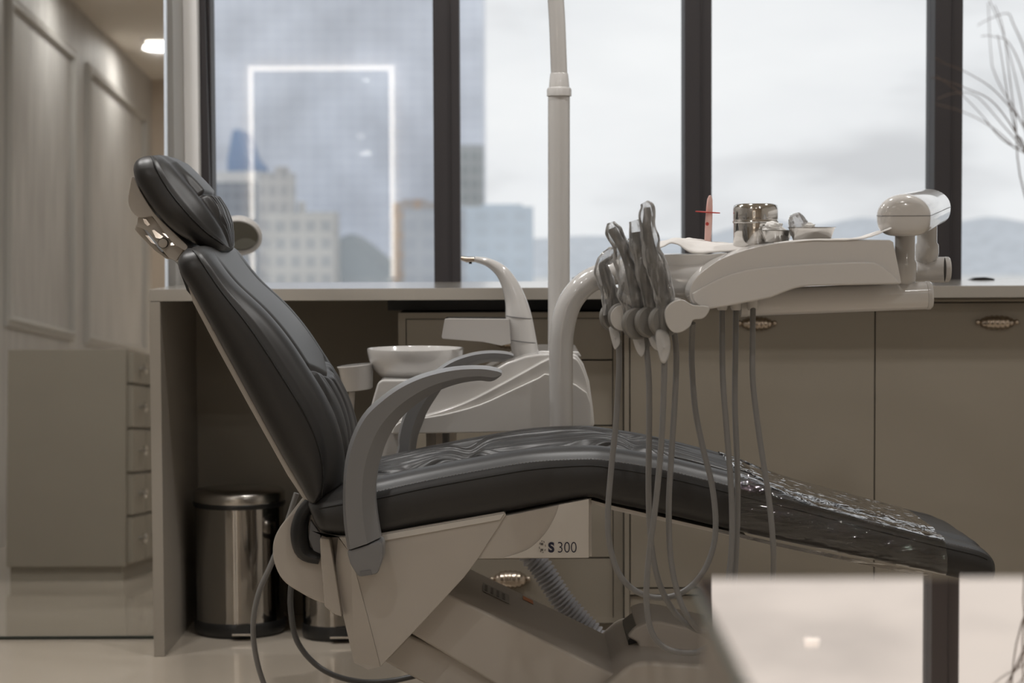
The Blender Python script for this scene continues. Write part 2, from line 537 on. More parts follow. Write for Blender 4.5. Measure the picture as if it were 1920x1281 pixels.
# leaning mirror at the left, its foot on the floor
TILT = radians(2.79)
MB0 = Vector((0, 4.81, 0.0))
r = empty('leaning_mirror', (-1.3, 4.81, 0), 'tall frameless mirror leaning against the wall left of the desk, reflecting drawers and wall panels', 'mirror')
def mirpt(x, h, off=0.0):
    return (x, 4.81 + h * sin(TILT) + off * cos(TILT), h * cos(TILT) - off * sin(TILT))
mxr = EX - 0.010
mv = []
for off in (0.0, 0.008):
    mv += [mirpt(XL + .02, 0.004, off), mirpt(mxr, 0.004, off), mirpt(mxr, 2.42, off), mirpt(XL + .02, 2.42, off)]
mesh('mirror_glass', mv, [(0, 1, 2, 3), (4, 5, 6, 7), (0, 1, 5, 4), (1, 2, 6, 5), (2, 3, 7, 6), (3, 0, 4, 7)], M['mirror'], r, smooth=0)
ev = []
for x in (mxr, mxr + .006):
    ev += [mirpt(x, 0.0, -.002), mirpt(x, 2.42, -.002), mirpt(x, 2.42, .012), mirpt(x, 0.0, .012)]
o = mesh('polished_edge', ev, [(0, 1, 2, 3), (4, 5, 6, 7), (0, 1, 5, 4), (1, 2, 6, 5), (2, 3, 7, 6), (3, 0, 4, 7)], M['mirror_edge'], r, smooth=0)
o['label'] = 'pale blue polished edge'
MB().box(XL + .02, mxr, 4.803, 4.81, 0, 0.006).build('bottom_edge', M['cab_edge'], r, smooth=0)

# low chest of drawers that the mirror shows
CX0, CX1, CY = -1.62, -1.219, 2.84
r = empty('chest_of_drawers', ((CX0 + CX1) / 2, 2.2, 0), 'taupe chest with five round-knobbed drawers, seen in the leaning mirror', 'chest of drawers')
MB().box(CX0, CX1 - .02, 1.35, CY, 0.045, 0.742).build('body', M['cabinet'], r, smooth=30, bevel=.002)
MB().box(CX0 + .01, CX1 - .03, 1.36, CY - .01, 0.0, 0.045).build('plinth', M['cabinet'], r, smooth=0)
zs = [.735, .63, .487, .344, .206, .052]
for col in range(5):
    ya, yb = CY - .015 - col * .25, CY - .255 - col * .25
    for k in range(5):
        d = MB().box(CX1 - .02, CX1, yb + .003, ya - .003, zs[k + 1] + .004, zs[k] - .004).build('drawer', M['cabinet'], r, smooth=30, bevel=.002)
        MB().lathe([(.005, 0), (.005, .010), (.015, .013), (.017, .019), (.012, .026), (0, .028)], (CX1, (ya + yb) / 2 + .0, (zs[k] + zs[k + 1]) / 2 + (.0 if k else 0)), (1, 0, 0), 20).build('knob', M['steel'], d)

# ceiling downlights, seen ones and added ones
for i, (lx, ly) in enumerate(DOWNLIGHTS):
    lbl = 'small square recessed ceiling light' + (' reflected at the top of the leaning mirror' if i == 0 else ' out of the frame, in a set partly added for room light')
    r = empty('ceiling_light', (lx, ly, CEIL), lbl, 'light', 'recessed ceiling lights' if i else None)
    m = MB()
    s_ = .065 if i == 0 else .036
    for a in ((-s_ - .015, s_ + .015, -s_ - .015, -s_), (-s_ - .015, s_ + .015, s_, s_ + .015), (-s_ - .015, -s_, -s_, s_), (s_, s_ + .015, -s_, s_)):
        m.box(lx + a[0], lx + a[1], ly + a[2], ly + a[3], CEIL - .012, CEIL)
    m.build('lamp_frame', M['white'], r, smooth=0)
    MB().box(lx - s_, lx + s_, ly - s_, ly + s_, CEIL - .006, CEIL).build('diffuser', M['lampglow'], r, smooth=0)

# LED-edged mirror on the wall behind the camera (its reflection shows in the first window pane)
def win_virtual(px, py, Y):
    """real point at depth Y (behind the glass plane's front) whose mirror image in the window is seen at px,py"""
    Yv = 2 * (YW + .010) - Y
    p = P(px, py, Yv)
    return Vector((p.x, Y, p.z))
a = win_virtual(465, 124, YB + .03); b = win_virtual(738, 124, YB + .03)
r = empty('wall_mirror', ((a.x + b.x) / 2, YB, 0.3), 'tall mirror with a lit strip along its edge, reflected in the left window pane', 'mirror')
MB().box(a.x + .03, b.x - .03, YB, YB + .02, 0.35, a.z - .03).build('mirror_glass', M['mirror'], r, smooth=0)
m = MB()
tk = .03
m.box(a.x, b.x, YB, YB + .03, a.z - tk, a.z); m.box(a.x, a.x + tk, YB, YB + .03, .32, a.z - tk)
m.box(b.x - tk, b.x, YB, YB + .03, .32, a.z - tk); m.box(a.x, b.x, YB, YB + .03, .30, .32)
m.build('light_strip', M['led'], r, smooth=0)

# ================================================================== DESK, WORKTOP AND CABINETS
DX0 = P(284, 900, 4.6).x
r = empty('desk', (DX0 + .5, 4.86, 0), 'taupe desk panels standing left of the drawer unit around the bin', 'desk')
pw = P(304.5, 900, 4.6).x - P(284, 900, 4.6).x
MB().box(DX0, DX0 + pw, 4.60, 5.155, 0, DESKZ - .027).build('side_panel', M['desk'], r, smooth=30, bevel=.001)
MB().box(DX0 + pw, 0.0, 5.12, 5.155, 0, DESKZ - .027).build('back_panel', M['cabinet'], r, smooth=0)
o = MB().box(DX0, XR - .01, 4.60, 5.158, DESKZ - .026, DESKZ).build('worktop', M['worktop'], smooth=30, bevel=.0012)
tag(o, 'long taupe worktop running under the windows', 'worktop')


def cup_pull(name, px, py, Y, wpx, hpx, parent):
    c = P(px, py, Y); k = Y / F
    L = wpx * k; H = hpx * k
    m = MB(); n = 40; seg = 14; v = []
    for i in range(n + 1):
        t = -1 + 2 * i / n
        rr = sqrt(max(0, 1 - abs(t) ** 2.6))
        rr *= 1 + 0.05 * cos(t * 22)
        for k2 in range(seg + 1):
            a = pi * k2 / seg      # half shell facing the room
            v.append((c.x + t * L * .42, c.y - .022 * rr * sin(a), c.z + cos(a) * H * .5 * rr))
    f = [(i * (seg + 1) + j, i * (seg + 1) + j + 1, (i + 1) * (seg + 1) + j + 1, (i + 1) * (seg + 1) + j) for i in range(n) for j in range(seg)]
    m.add(v, f)
    for s in (-1, 1):
        m.lathe([(0, -.006), (.0045, -.004), (.006, 0), (.0045, .004), (0, .006)], (c.x + s * L * .455, c.y - .006, c.z + H * .05), (1, 0, 0), 14)
        m.box(min(c.x + s * L * .4, c.x + s * L * .5), max(c.x + s * L * .4, c.x + s * L * .5), c.y - .004, c.y, c.z - .004, c.z + .006)
    return m.build(name, M['pewter'], parent, smooth=50)


# drawer unit
YD = 4.68
ux0 = P(748, 800, YD).x; ux1 = P(1168, 800, YD).x
uz1 = P(960, 586, YD).z; uz0 = 0.055
r = empty('drawer_unit', ((ux0 + ux1) / 2, YD + .2, 0), 'taupe framed drawer unit under the worktop, behind the white rinse unit', 'cabinet')
fx0 = P(762, 800, YD).x; fx1 = P(1150, 800, YD).x
fz1 = P(960, 597, YD).z
m = MB()
m.box(ux0, fx0, YD, YD + .02, uz0, uz1); m.box(fx1, ux1, YD, YD + .02, uz0, uz1); m.box(fx0, fx1, YD, YD + .02, fz1, uz1)
m.box(fx0, fx1, YD, YD + .02, uz0, uz0 + .012)
m.build('face_frame', M['cabinet'], r, smooth=0)
MB().box(ux0, ux1, YD + .021, 5.115, 0.05, uz1 - .002).build('body', M['cab_edge'], r, smooth=0)
MB().box(ux0 + .01, ux1, YD + .03, YD + .05, 0.0, .05).build('plinth', M['cabinet'], r, smooth=0)
dl = [597, 676, 799, 1047, 1167]
for k in range(4):
    za = P(960, dl[k], YD).z - .0018; zb = P(960, dl[k + 1], YD).z + .0018
    d = MB().box(fx0 + .002, fx1 - .002, YD + .001, YD + .02, zb, za).build('drawer', M['cabinet'], r, smooth=0)
    zc = [0, 637, 737, 860, 1087][k + 1]
    if k != 2:
        cup_pull('handle', 957, zc, YD + .001, 76, 34, d)
# black block painting the shade in the gap between worktop and drawer unit
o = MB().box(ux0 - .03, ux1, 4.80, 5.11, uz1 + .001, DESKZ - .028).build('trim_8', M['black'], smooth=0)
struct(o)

# tall-door cabinet on the right
YC = 4.655
kx0 = P(1171, 800, YC).x
r = empty('base_cabinet', ((kx0 + XR) / 2, YC + .2, 0), 'taupe cabinet with plain full-height doors and cup handles, under the right windows', 'cabinet')
ct = P(1500, 569, YC).z
MB().box(kx0, XR - .02, YC + .019, 5.15, .02, DESKZ - .028).build('body', M['cab_edge'], r, smooth=0)
sx = P(1181, 800, YC).x
MB().box(kx0, sx - .0015, YC, YC + .02, .02, DESKZ - .03).build('stile', M['cabinet'], r, smooth=0)
m = MB()
m.prism([(sx, ct + .003), (sx, ct + .0), (XR - .02, ct), (XR - .02, ct + .003)], YC - .002, YC + .03)
MB().box(kx0, XR - .02, YC - .016, YC + .02, ct + .002, min(ct + .0185, DESKZ - .027)).build('groove_rail', M['cabinet'], r, smooth=40, bevel=.005)
dz0 = P(1500, 1102, YC).z
dx = [P(p, 800, YC).x for p in (1181, 1640)] + [P(1640, 800, YC).x + .53, P(1640, 800, YC).x + 1.06]
for k in range(3):
    d = MB().box(dx[k] + .0015, dx[k + 1] - .0015, YC, YC + .02, dz0 + .002, ct - .001).build('door', M['cabinet'], r, smooth=0)
    if k == 0: cup_pull('handle', 1419, 607, YC, 72, 26, d)
    if k == 1: cup_pull('handle', 1869, 605, YC, 80, 27, d)
MB().box(sx, XR - .02, YC + .0, YC + .02, dz0 - .014, dz0 - .0015).build('bottom_rail', M['cabinet'], r, smooth=0)
MB().box(sx, XR - .02, YC + .004, YC + .024, .0, dz0 - .018).build('plinth', M['cabinet'], r, smooth=0)

# small black things on the window sill
o = MB().box(P(1073, 520, 5.08).x, P(1100, 520, 5.08).x, 5.05, 5.08, DESKZ, DESKZ + .011).build('window_stop', M['black'], smooth=30, bevel=.002)
tag(o, 'small black block on the worktop beside the white pole', 'window stop')
o = MB().prism([(P(1815, 520, 5.09).x, DESKZ), (P(1862, 520, 5.09).x, DESKZ), (P(1860, 520, 5.09).x, DESKZ + .004), (P(1845, 520, 5.09).x, DESKZ + .007), (P(1825, 520, 5.09).x, DESKZ + .006)], 5.07, 5.10).build('window_latch', M['black'], smooth=30)
tag(o, 'flat black latch lying on the worktop right of the last mullion', 'window latch')

# round mirror on the desk
c = P(449, 441, 4.95)
r = empty('round_mirror', (c.x, 4.95, DESKZ), 'round white-rimmed table mirror on the worktop behind the headrest', 'mirror')
RM = .0475
TL = radians(36)
m = MB(); seg = 56; v = []; f = []
def mir_ring(a, rad, bump):
    q = Vector((cos(a) * (RM + rad), -bump, sin(a) * (RM + rad)))
    return c + Vector((q.x, q.y * cos(TL) - q.z * sin(TL), q.y * sin(TL) + q.z * cos(TL)))
prof = [(-.005, .002), (-.003, .009), (.001, .011), (.005, .008), (.006, 0), (.003, -.008), (-.004, -.006)]
for i in range(seg):
    for (q, bq) in prof: v.append(mir_ring(2 * pi * i / seg, q, bq))
np_ = len(prof)
f = [(i * np_ + j, i * np_ + (j + 1) % np_, ((i + 1) % seg) * np_ + (j + 1) % np_, ((i + 1) % seg) * np_ + j) for i in range(seg) for j in range(np_)]
m.add(v, f).build('rim', M['gloss'], r, smooth=60)
v = [mir_ring(2 * pi * i / seg, -.004, .002) for i in range(seg)] + [mir_ring(2 * pi * i / seg, -.004, -.004) for i in range(seg)]
mesh('mirror_face', v, [tuple(range(seg)), tuple(range(seg, 2 * seg))] + [(i, (i + 1) % seg, seg + (i + 1) % seg, seg + i) for i in range(seg)], M['dimmirror'], r)
MB().tube([c + Vector((0, RM * .6, -RM * .8 - .004)), (c.x, 4.955, DESKZ + .01)], .004).lathe([(.035, 0), (.036, .003), (.02, .008), (.004, .012)], (c.x, 4.955, DESKZ), (0, 0, 1)).build('stand', M['gloss'], r)

# ================================================================== BINS
def bin_(px, y_front, rpx, h, label, seg=56):
    Yf = CAMZ * F / (y_front - 430.0)
    rr = rpx * Yf / F
    cx = P(px, 1150, Yf + rr).x; cy = Yf + rr
    r = empty('pedal_bin', (cx, cy, 0), label, 'bin', 'polished steel pedal bins under the desk')
    MB().lathe([(rr * 1.0, .006), (rr * 1.015, .01), (rr * 1.015, .028), (rr * .985, .034)], (cx, cy, 0), seg=seg).build('base_ring', M['black'], r)
    MB().lathe([(rr * .985, .03), (rr * .985, h - .035)], (cx, cy, 0), seg=seg).build('body', M['binsteel'], r)
    MB().lathe([(rr * 1.005, h - .036), (rr * 1.02, h - .033), (rr * 1.02, h - .027), (rr * 1.0, h - .024)], (cx, cy, 0), seg=seg).build('seal_ring', M['black'], r)
    lid = MB().lathe([(rr * 1.0, h - .026), (rr * 1.01, h - .022), (rr * 1.01, h - .006), (rr * .97, h), (rr * .5, h + .006), (0, h + .008)], (cx, cy, 0), seg=seg).build('lid', M['steelb'], r, smooth=60)
    m = MB().box(cx - .022 + .018, cx + .024 + .018, cy - rr - .022, cy - rr + .004, .012, .017)
    pd = m.build('pedal', M['steelb'], r, smooth=30, bevel=.001)
    MB().box(cx - .014 + .018, cx + .016 + .018, cy - rr - .004, cy - rr + .008, .017, .034).build('pedal_slot', M['black'], r, smooth=0)
    MB().lathe([(rr * .96, 0), (rr * .97, .006)], (cx, cy, 0), seg=seg).build('foot', M['black'], r)
    m = MB().box(cx - .02, cx + .02, cy + rr, cy + rr + .012, h - .03, h - .004)
    m.build('hinge', M['black'], r, smooth=0)
    return r
bin_(451, 1203, 87, .33, 'tall polished steel pedal bin beside the desk side panel')
bin_(628, 1209, 62, .25, 'small steel pedal bin behind the dental chair base, right of the taller bin')

# ================================================================== DENTAL CHAIR
YN, YF = 3.50, 3.94
chair = empty('dental_chair', (P(1000, 1100, 3.7).x, 3.72, 0),
              'reclined black leather dental chair on a white cover and lift arm', 'dental chair')
CH = Vector(WL[chair.name])


def fold(x, seedv):
    """sharp asymmetric ridge 0..1"""
    t = x + 0.25 * noise.noise(Vector((x * .7, seedv, 3.3)))
    q = t - math.floor(t)
    return (1 - abs(2 * q - 1)) ** 0.8


def crease(x, seedv, w=.13):
    """0 in narrow valleys, 1 on the broad rounded folds between them"""
    t = x + 0.35 * noise.noise(Vector((x * .9, seedv, 3.3)))
    q = abs((t - math.floor(t)) - .5)          # 0 mid fold, .5 in the valley
    d = (.5 - q) / w
    return (1 - exp(-d * d)) * (1 - .5 * (2 * q) ** 2)


def cushion(name, Bp, Fp, y0, y1, NS, NU, bump, material, parent, rnd=0.012, plan0=0.05, plan1=0.05, side=0.006, off=0.0, wrinkle=0.0, srange=(0, 1), open_=False):
    """lofted cushion: back/bottom outline Bp, front/top seam Fp (pixels on the near side plane y0)"""
    B = [P(a, b, y0) for a, b in Bp]; Fr = [P(a, b, y0) for a, b in Fp]
    rB, _ = resample(B, [1] * len(B), 24); rF, _ = resample(Fr, [1] * len(Fr), 24)
    # cumulative length on the front line
    def at(L, s):
        x = s * (len(L) - 1); i = min(int(x), len(L) - 2); return L[i].lerp(L[i + 1], x - i)
    tot = sum((rF[i + 1] - rF[i]).length for i in range(len(rF) - 1))
    cum = [0]
    for i in range(len(rF) - 1): cum.append(cum[-1] + max(1e-6, (rF[i + 1] - rF[i]).length))
    def par(s):
        d = s * cum[-1]
        lo, hi = 0, len(cum) - 1
        while hi - lo > 1:
            mid = (lo + hi) // 2
            if cum[mid] <= d: lo = mid
            else: hi = mid
        return (lo + (d - cum[lo]) / (cum[hi] - cum[lo])) / (len(cum) - 1)
    v = []; rings = 0; NB = 4
    for i in range(NS + 1):
        s = srange[0] + (srange[1] - srange[0]) * i / NS
        q = par(s)
        b = at(rB, q); f_ = at(rF, q)
        n = (f_ - b)
        th = n.length
        e2 = at(rF, min(1, q + .004)) - at(rF, max(0, q - .004))
        nn = Vector((-e2.z, 0, e2.x)).normalized()
        if th > 1e-5 and nn.dot(n) < 0: nn = -nn
        d0 = s * tot; d1 = (1 - s) * tot
        ins = 0
        if d0 < plan0: ins = max(ins, plan0 - sqrt(max(0, plan0 ** 2 - (plan0 - d0) ** 2)))
        if d1 < plan1: ins = max(ins, plan1 - sqrt(max(0, plan1 ** 2 - (plan1 - d1) ** 2)))
        env = min(1, d0 / .03, d1 / .03) ** .5 if min(d0, d1) > 0 else 0
        ya, yb = y0 + ins, y1 - ins
        ring = []
        for j in range(NB + 1):            # underside, far -> near
            y = lerp(yb - .01, ya + .01, j / NB)
            ring.append(Vector((b.x, y, b.z)))
        for j in range(1, 7):              # near side, slightly full
            t = j / 7
            ring.append(Vector((0, ya - side * sin(pi * t) * env, 0)) + Vector((lerp(b.x, f_.x, t), 0, lerp(b.z, f_.z, t))))
        for j in range(NU + 1):            # front
            u = j / NU
            uu = u
            y = lerp(ya, yb, uu)
            h = bump(s, u, d0, d1) * env
            er = min(u, 1 - u) * (yb - ya)
            if er < rnd: h = min(h, h * sqrt(max(0, 1 - (1 - er / rnd) ** 2)))
            p = f_ + nn * (h + off)
            ring.append(Vector((p.x, y, p.z)))
        for j in range(1, 7):
            t = 1 - j / 7
            ring.append(Vector((0, yb + side * sin(pi * t) * env, 0)) + Vector((lerp(b.x, f_.x, t), 0, lerp(b.z, f_.z, t))))
        rings = len(ring)
        if off:
            for k in range(0, NB + 7): ring[k] = ring[k] + Vector((0, -off if k > NB // 2 else off, 0))
            for k in range(NB + 1, NB + 7):        # slack film: lengthwise creases on the near side
                t = (k - NB) / 7
                dy = noise.noise(Vector((s * 14, t * 5, 3.0))) + .6 * noise.noise(Vector((s * 60, t * 9, 8.0)))
                dy -= 1.6 * exp(-((t - .52 - .1 * noise.noise(Vector((s * 9, 0, 0)))) / .12) ** 2)
                ring[k] = ring[k] + Vector((0, dy * wrinkle, 0))
            for k in range(len(ring) - 6, len(ring)): ring[k] = ring[k] + Vector((0, off, 0))
        v += ring
    N = rings
    f = [(i * N + k, i * N + (k + 1) % N, (i + 1) * N + (k + 1) % N, (i + 1) * N + k) for i in range(NS) for k in range(N)]
    if not open_:
        f += [tuple(range(N)), tuple(range(NS * N, (NS + 1) * N))]
    o = mesh(name, v, f, material, parent, smooth=75)
    # seam point list on the near side for piping
    seam = []
    for i in range(0, NS + 1):
        p = v[i * N + NB + 6]; seam.append(p)
    return o, seam, v, N


def seam_tube(name, pts, rad, material, parent, dy=-.0012, dz=0.0, seg=6):
    return MB().tube([Vector((p.x, p.y + dy, p.z + dz)) for p in pts], rad, seg).build(name, material, parent, smooth=60)


# ---- seat and leg rest
SB = [(588, 985), (612, 1001), (700, 1003), (800, 985), (900, 970), (1000, 951), (1100, 934), (1150, 945), (1250, 966), (1400, 1001), (1500, 1022), (1650, 1054), (1750, 1075), (1810, 1088), (1840, 1093), (1860, 1092), (1869, 1080)]
SF = [(578, 962), (600, 945), (700, 925), (800, 903), (900, 884), (1000, 868), (1100, 863), (1150, 867), (1250, 884), (1400, 921), (1500, 947), (1650, 987), (1750, 1013), (1802, 1025), (1838, 1035), (1860, 1049), (1869, 1066)]
seatL = 1.16


def seat_bump(s, u, d0, d1):
    x = s
    bol = 0.020 * (1 - sstep(.60, .75, x) * .75)       # near and far bolsters
    ue = min(u, 1 - u)
    g = .17
    # bolster hump
    hb = bol * sin(pi * min(1, ue / (g * 1.15))) ** .65 if ue < g * 1.15 * .98 else 0
    cen = 0
    if ue > g * .8:
        k = sstep(g * .8, g * 1.5, ue)
        crown = .018 * (1 - sstep(.62, .72, x) * .55)
        cen = crown * k
        # tuft seams across
        for c0, wd, dp in ((.215, .020, .013), (.455, .016, .008)):
            cc = c0 + .03 * sin(pi * u) - .01
            cen -= dp * exp(-((x - cc) / wd) ** 2) * k
        # gathers: folds running along the seat, drawn together at the tufts
        dtf = min(abs(x - .215), abs(x - .455))
        amp = .0115 * (1 - sstep(.63, .67, x)) * (.5 + .5 * exp(-(dtf / .10) ** 2)) * sstep(.02, .08, x)
        wob = noise.noise(Vector((x * 5, u * 2.0, 1.7))) * .8 + noise.noise(Vector((x * 12, u * 4, 7.7))) * .18
        pinch = 1 + .8 * exp(-(dtf / .05) ** 2)
        fr = (u - .5) * 8.5 * pinch + wob
        cen += amp * (crease(fr, 5.0) - .5) * k + amp * .35 * (crease(fr * 2.1 + 5 * x + wob, 9.0, .2) - .5) * k
        if x > .66:    # soft flat leg-rest panel
            cen += .0008 * noise.noise(Vector((x * 40, u * 8, 2)))
    v_ = max(hb, 0)
    if ue > g * .8 and ue < g * 1.15 * .98:
        t = (ue - g * .8) / (g * .35)
        v_ = lerp(hb, cen, sstep(0, 1, t)) - .003 * sin(pi * t) * (1 - sstep(.62, .70, x))
    elif ue >= g * 1.15 * .98:
        v_ = cen
    return v_


so, seam, sv, sN = cushion('seat_cushion', SB, SF, YN, YF, 420, 230, seat_bump, M['leather'], chair, rnd=.016, plan0=.03, plan1=.02, side=.007)
seam_tube('seat_piping', seam[8:-10], .0013, M['piping'], chair, dy=-.0008)
# stitching just above the seam
m = MB(); acc = 0
for i in range(40, 400):
    if i % 2 == 0:
        p = sv[i * sN + 12]; q = sv[(i + 1) * sN + 12]
        m.tube([Vector(p) + Vector((0, -.001, .0006)), Vector(p).lerp(Vector(q), .6) + Vector((0, -.001, .0006))], .00045, 4)
m.build('stitching', M['thread'], chair, smooth=0)

# black ribbed end of the gathers (raised tongues on the leg rest)
for k, (yy, xa, xb) in enumerate(((3.60, 1255, 1388), (3.645, 1262, 1372), (3.70, 1245, 1352))):
    pts = []
    for j in range(9):
        px = lerp(xa, xb, j / 8)
        py = lerp(0, 0, 0)
        # lie on the seat top: look up the seam height at this px
        s = None
        zz = P(px, 430 + (lerp(850, 890, (px - 1250) / 140) - 430), yy).z
        pts.append(Vector((P(px, 500, yy).x, yy, zz - .004 - k * .0)))
    MB().tube(pts, [.004, .006, .0075, .008, .0085, .0085, .0085, .008, .004], 12, flat=1.4, res=3).build('gather_pad', M['leather'], chair, smooth=60)

# clear wrap on the leg rest
cushion('plastic_cover', SB, SF, YN, YF, 200, 60, lambda s, u, a, b: seat_bump(s, u, a, b) + .0015 * noise.noise(Vector((s * 90, u * 5, 0))) * (1 if .1 < u < .9 else .5), M['wrap'], chair, rnd=.016, plan0=.03, plan1=.02, side=.007, off=.0022, wrinkle=.0022, srange=(.617, .915), open_=True)
# loose strip of the wrap below the leg rest
a = [P(x, y, YN - .004) for x, y in ((1340, 990), (1450, 1016), (1600, 1047), (1742, 1075))]
b = [P(x, y, YN + .01) for x, y in ((1340, 997), (1450, 1023), (1600, 1055), (1742, 1083))]
mesh('cover_hem', [tuple(p) for p in a + b], [(i, i + 1, 5 + i, 4 + i) for i in range(3)], M['wrap'], chair)

# ---- backrest
BB = [(343, 466), (331, 487), (338, 515), (365, 560), (420, 660), (480, 770), (530, 860), (560, 910), (578, 942), (592, 948)]
BF = [(350, 466), (372, 473), (392, 498), (425, 545), (478, 608), (535, 692), (580, 765), (604, 825), (612, 885), (604, 940)]


def back_bump(s, u, d0, d1):
    ue = min(u, 1 - u)
    belly = .010 + .018 * sstep(.05, .5, s)
    g = .17
    hb = belly * .95 * sin(pi / 2 * min(1, ue / (g * .7))) ** .7
    cen = belly * (.85 + .25 * sin(pi * u))
    vs0 = .53 + .10 * (1 - abs(2 * u - 1))              # V-shaped seam line
    cen -= .008 * exp(-((s - vs0) / .010) ** 2)
    if s > vs0:
        amp = .0065 * sstep(vs0, vs0 + .03, s) * (1 - .55 * sstep(.78, .98, s))
        wob = noise.noise(Vector((s * 5, u * 3, 4.4))) * .9
        cen += amp * (crease((u - .5) * 6 * (1 + .5 * (1 - s)) + wob, 2.0) - .5)
        cen += .0022 * sstep(vs0, vs0 + .03, s) * (crease((u - .5) * 15 + wob * 2, 8.0, .2) - .5) * exp(-(s - vs0) / .18)
    k = sstep(g * .75, g * 1.2, ue)
    return lerp(hb, cen, k) - .005 * exp(-((ue - g) / .02) ** 2) * sstep(.03, .2, s)


bo, bseam, bv_, bN = cushion('backrest', BB, BF, YN, YF, 260, 110, back_bump, M['leather'], chair, rnd=.02, plan0=.05, plan1=.03, side=.008)
seam_tube('backrest_piping', bseam[6:-4], .0014, M['piping'], chair)
shell = [(340, 500), (345, 520), (368, 565), (420, 664), (480, 775), (530, 865), (575, 935), (566, 916), (548, 888), (470, 765), (410, 655), (362, 566), (352, 545)]
sh_ = [(345, 512), (372, 560), (424, 660), (484, 770), (534, 862), (580, 940), (568, 935), (540, 893), (470, 768), (408, 655), (362, 568)]
MB().prism(XZ(sh_, YN + .02), YN + .02, YF - .02).build('back_shell', M['cover'], chair, bevel=.002)
MB().prism(XZ([(336, 508), (350, 520), (372, 556), (364, 562), (350, 545)], YN + .06), YN + .06, YF - .06).build('back_cap', M['black'], chair, bevel=.002)

# ---- headrest
HB = [(262, 291), (247, 300), (248, 322), (260, 350), (288, 394), (325, 432), (360, 456), (392, 470), (412, 473)]
HF = [(276, 290), (284, 292), (292, 300), (300, 314), (316, 342), (338, 372), (366, 406), (388, 432), (404, 448), (412, 458), (415, 465)]
HB = [(272, 290), (256, 295), (248, 306), (248, 322), (258, 348), (285, 390), (322, 431), (358, 456), (388, 470), (404, 474), (413, 469)]


def head_bump(s, u, d0, d1):
    ue = min(u, 1 - u)
    base = .030 * sin(pi * min(1, max(0, s))) ** .6
    g = .2
    hb = base * .75 * sin(pi / 2 * min(1, ue / (g * .85))) ** .7
    v0 = .50 + .06 * (1 - abs(2 * u - 1))
    cen = base * (1 + .2 * sin(pi * u)) - .007 * exp(-((s - v0) / .018) ** 2)
    if s > v0:
        amp = .0055 * sstep(v0, v0 + .05, s)
        wob = noise.noise(Vector((s * 5, u * 3, 6.4))) * .7
        cen += amp * (crease((u - .5) * 8 + wob, 4.0) - .5)
    k = sstep(g * .7, g * 1.3, ue)
    return lerp(hb, cen, k) - .005 * exp(-((ue - g) / .03) ** 2) * sstep(.25, .4, s)


ho, hseam, hv, hN = cushion('headrest_cushion', HB, HF, 3.59, 3.845, 150, 80, head_bump, M['leather'], chair, rnd=.03, plan0=.05, plan1=.10, side=.008)
seam_tube('headrest_piping', hseam[6:-6], .0014, M['piping'], chair)
hs = [(249, 330), (262, 356), (290, 400), (330, 440), (352, 462), (346, 470), (325, 458), (285, 405), (262, 408), (248, 398), (240, 378), (243, 352)]
MB().prism(XZ(smooth_poly(hs, 3, sharp=(5, 6, 7)), 3.62), 3.62, 3.81).build('headrest_shell', M['cover'], chair, bevel=.004)
br = MB()
br.prism(XZ([(258, 407), (281, 403), (318, 440), (345, 468), (330, 490), (316, 484), (275, 432), (256, 425)], 3.64), 3.64, 3.66)
br.prism(XZ([(256, 418), (266, 426), (300, 470), (320, 486), (312, 486), (290, 470), (262, 442), (252, 430)], 3.68), 3.68, 3.72)
hb_ = br.build('headrest_bracket', M['cover'], chair, bevel=.002)
m = MB()
for q in ([(268, 410), (274, 411), (281, 421), (277, 424), (271, 419)], [(285, 432), (289, 431), (306, 444), (301, 448), (292, 446)], [(272, 441), (278, 442), (291, 458), (284, 455)], [(320, 456), (330, 452), (326, 460), (320, 460)], [(304, 437), (309, 438), (320, 446), (314, 446)]):
    m.prism(XZ(q, 3.636), 3.636, 3.641)
m.build('chrome_fitting', M['chrome'], chair, smooth=0)
c = P(305.5, 456, 3.632)
MB().lathe([(.0088, 0), (.0088, .006), (.0075, .007)], (c.x, 3.638, c.z), (0, -1, 0), 28).build('pivot_ring', M['black'], chair)
MB().lathe([(.0079, 0), (.0079, .0075), (.006, .0085), (0, .0087)], (c.x, 3.638, c.z), (0, -1, 0), 28).build('pivot_cap', M['cover'], chair)
MB().tube([P(325, 455, 3.72), P(352, 480, 3.72), P(372, 515, 3.72)], .022, 16, flat=2.2).build('headrest_post', M['steelb'], chair)
# ---- armrests
def armrest(Y0, Y1, outer, inner, cap=None, nm='armrest'):
    """outer/inner: matching pixel outlines of the curved arm; chamfered section"""
    n = len(outer)
    ro, _ = resample([P(a, b, Y0) for a, b in outer], [1] * n, 8)
    ri, _ = resample([P(a, b, Y0) for a, b in inner], [1] * n, 8)
    v = []
    W = Y1 - Y0
    for o_, i_ in zip(ro, ri):
        d = i_ - o_
        for (t, y) in ((0, .30), (.0, .8), (.25, 1), (.75, 1), (1, .8), (1, .35), (.62, 0), (.12, .0)):
            v.append(Vector((o_.x + d.x * t, Y0 + W * y, o_.z + d.z * t)))
    N = 8; L = len(ro)
    f = [(i * N + k, i * N + (k + 1) % N, (i + 1) * N + (k + 1) % N, (i + 1) * N + k) for i in range(L - 1) for k in range(N)]
    f += [tuple(range(N)), tuple(range((L - 1) * N, L * N))]
    return mesh(nm, v, f, M['bluegrey'], chair, smooth=28)


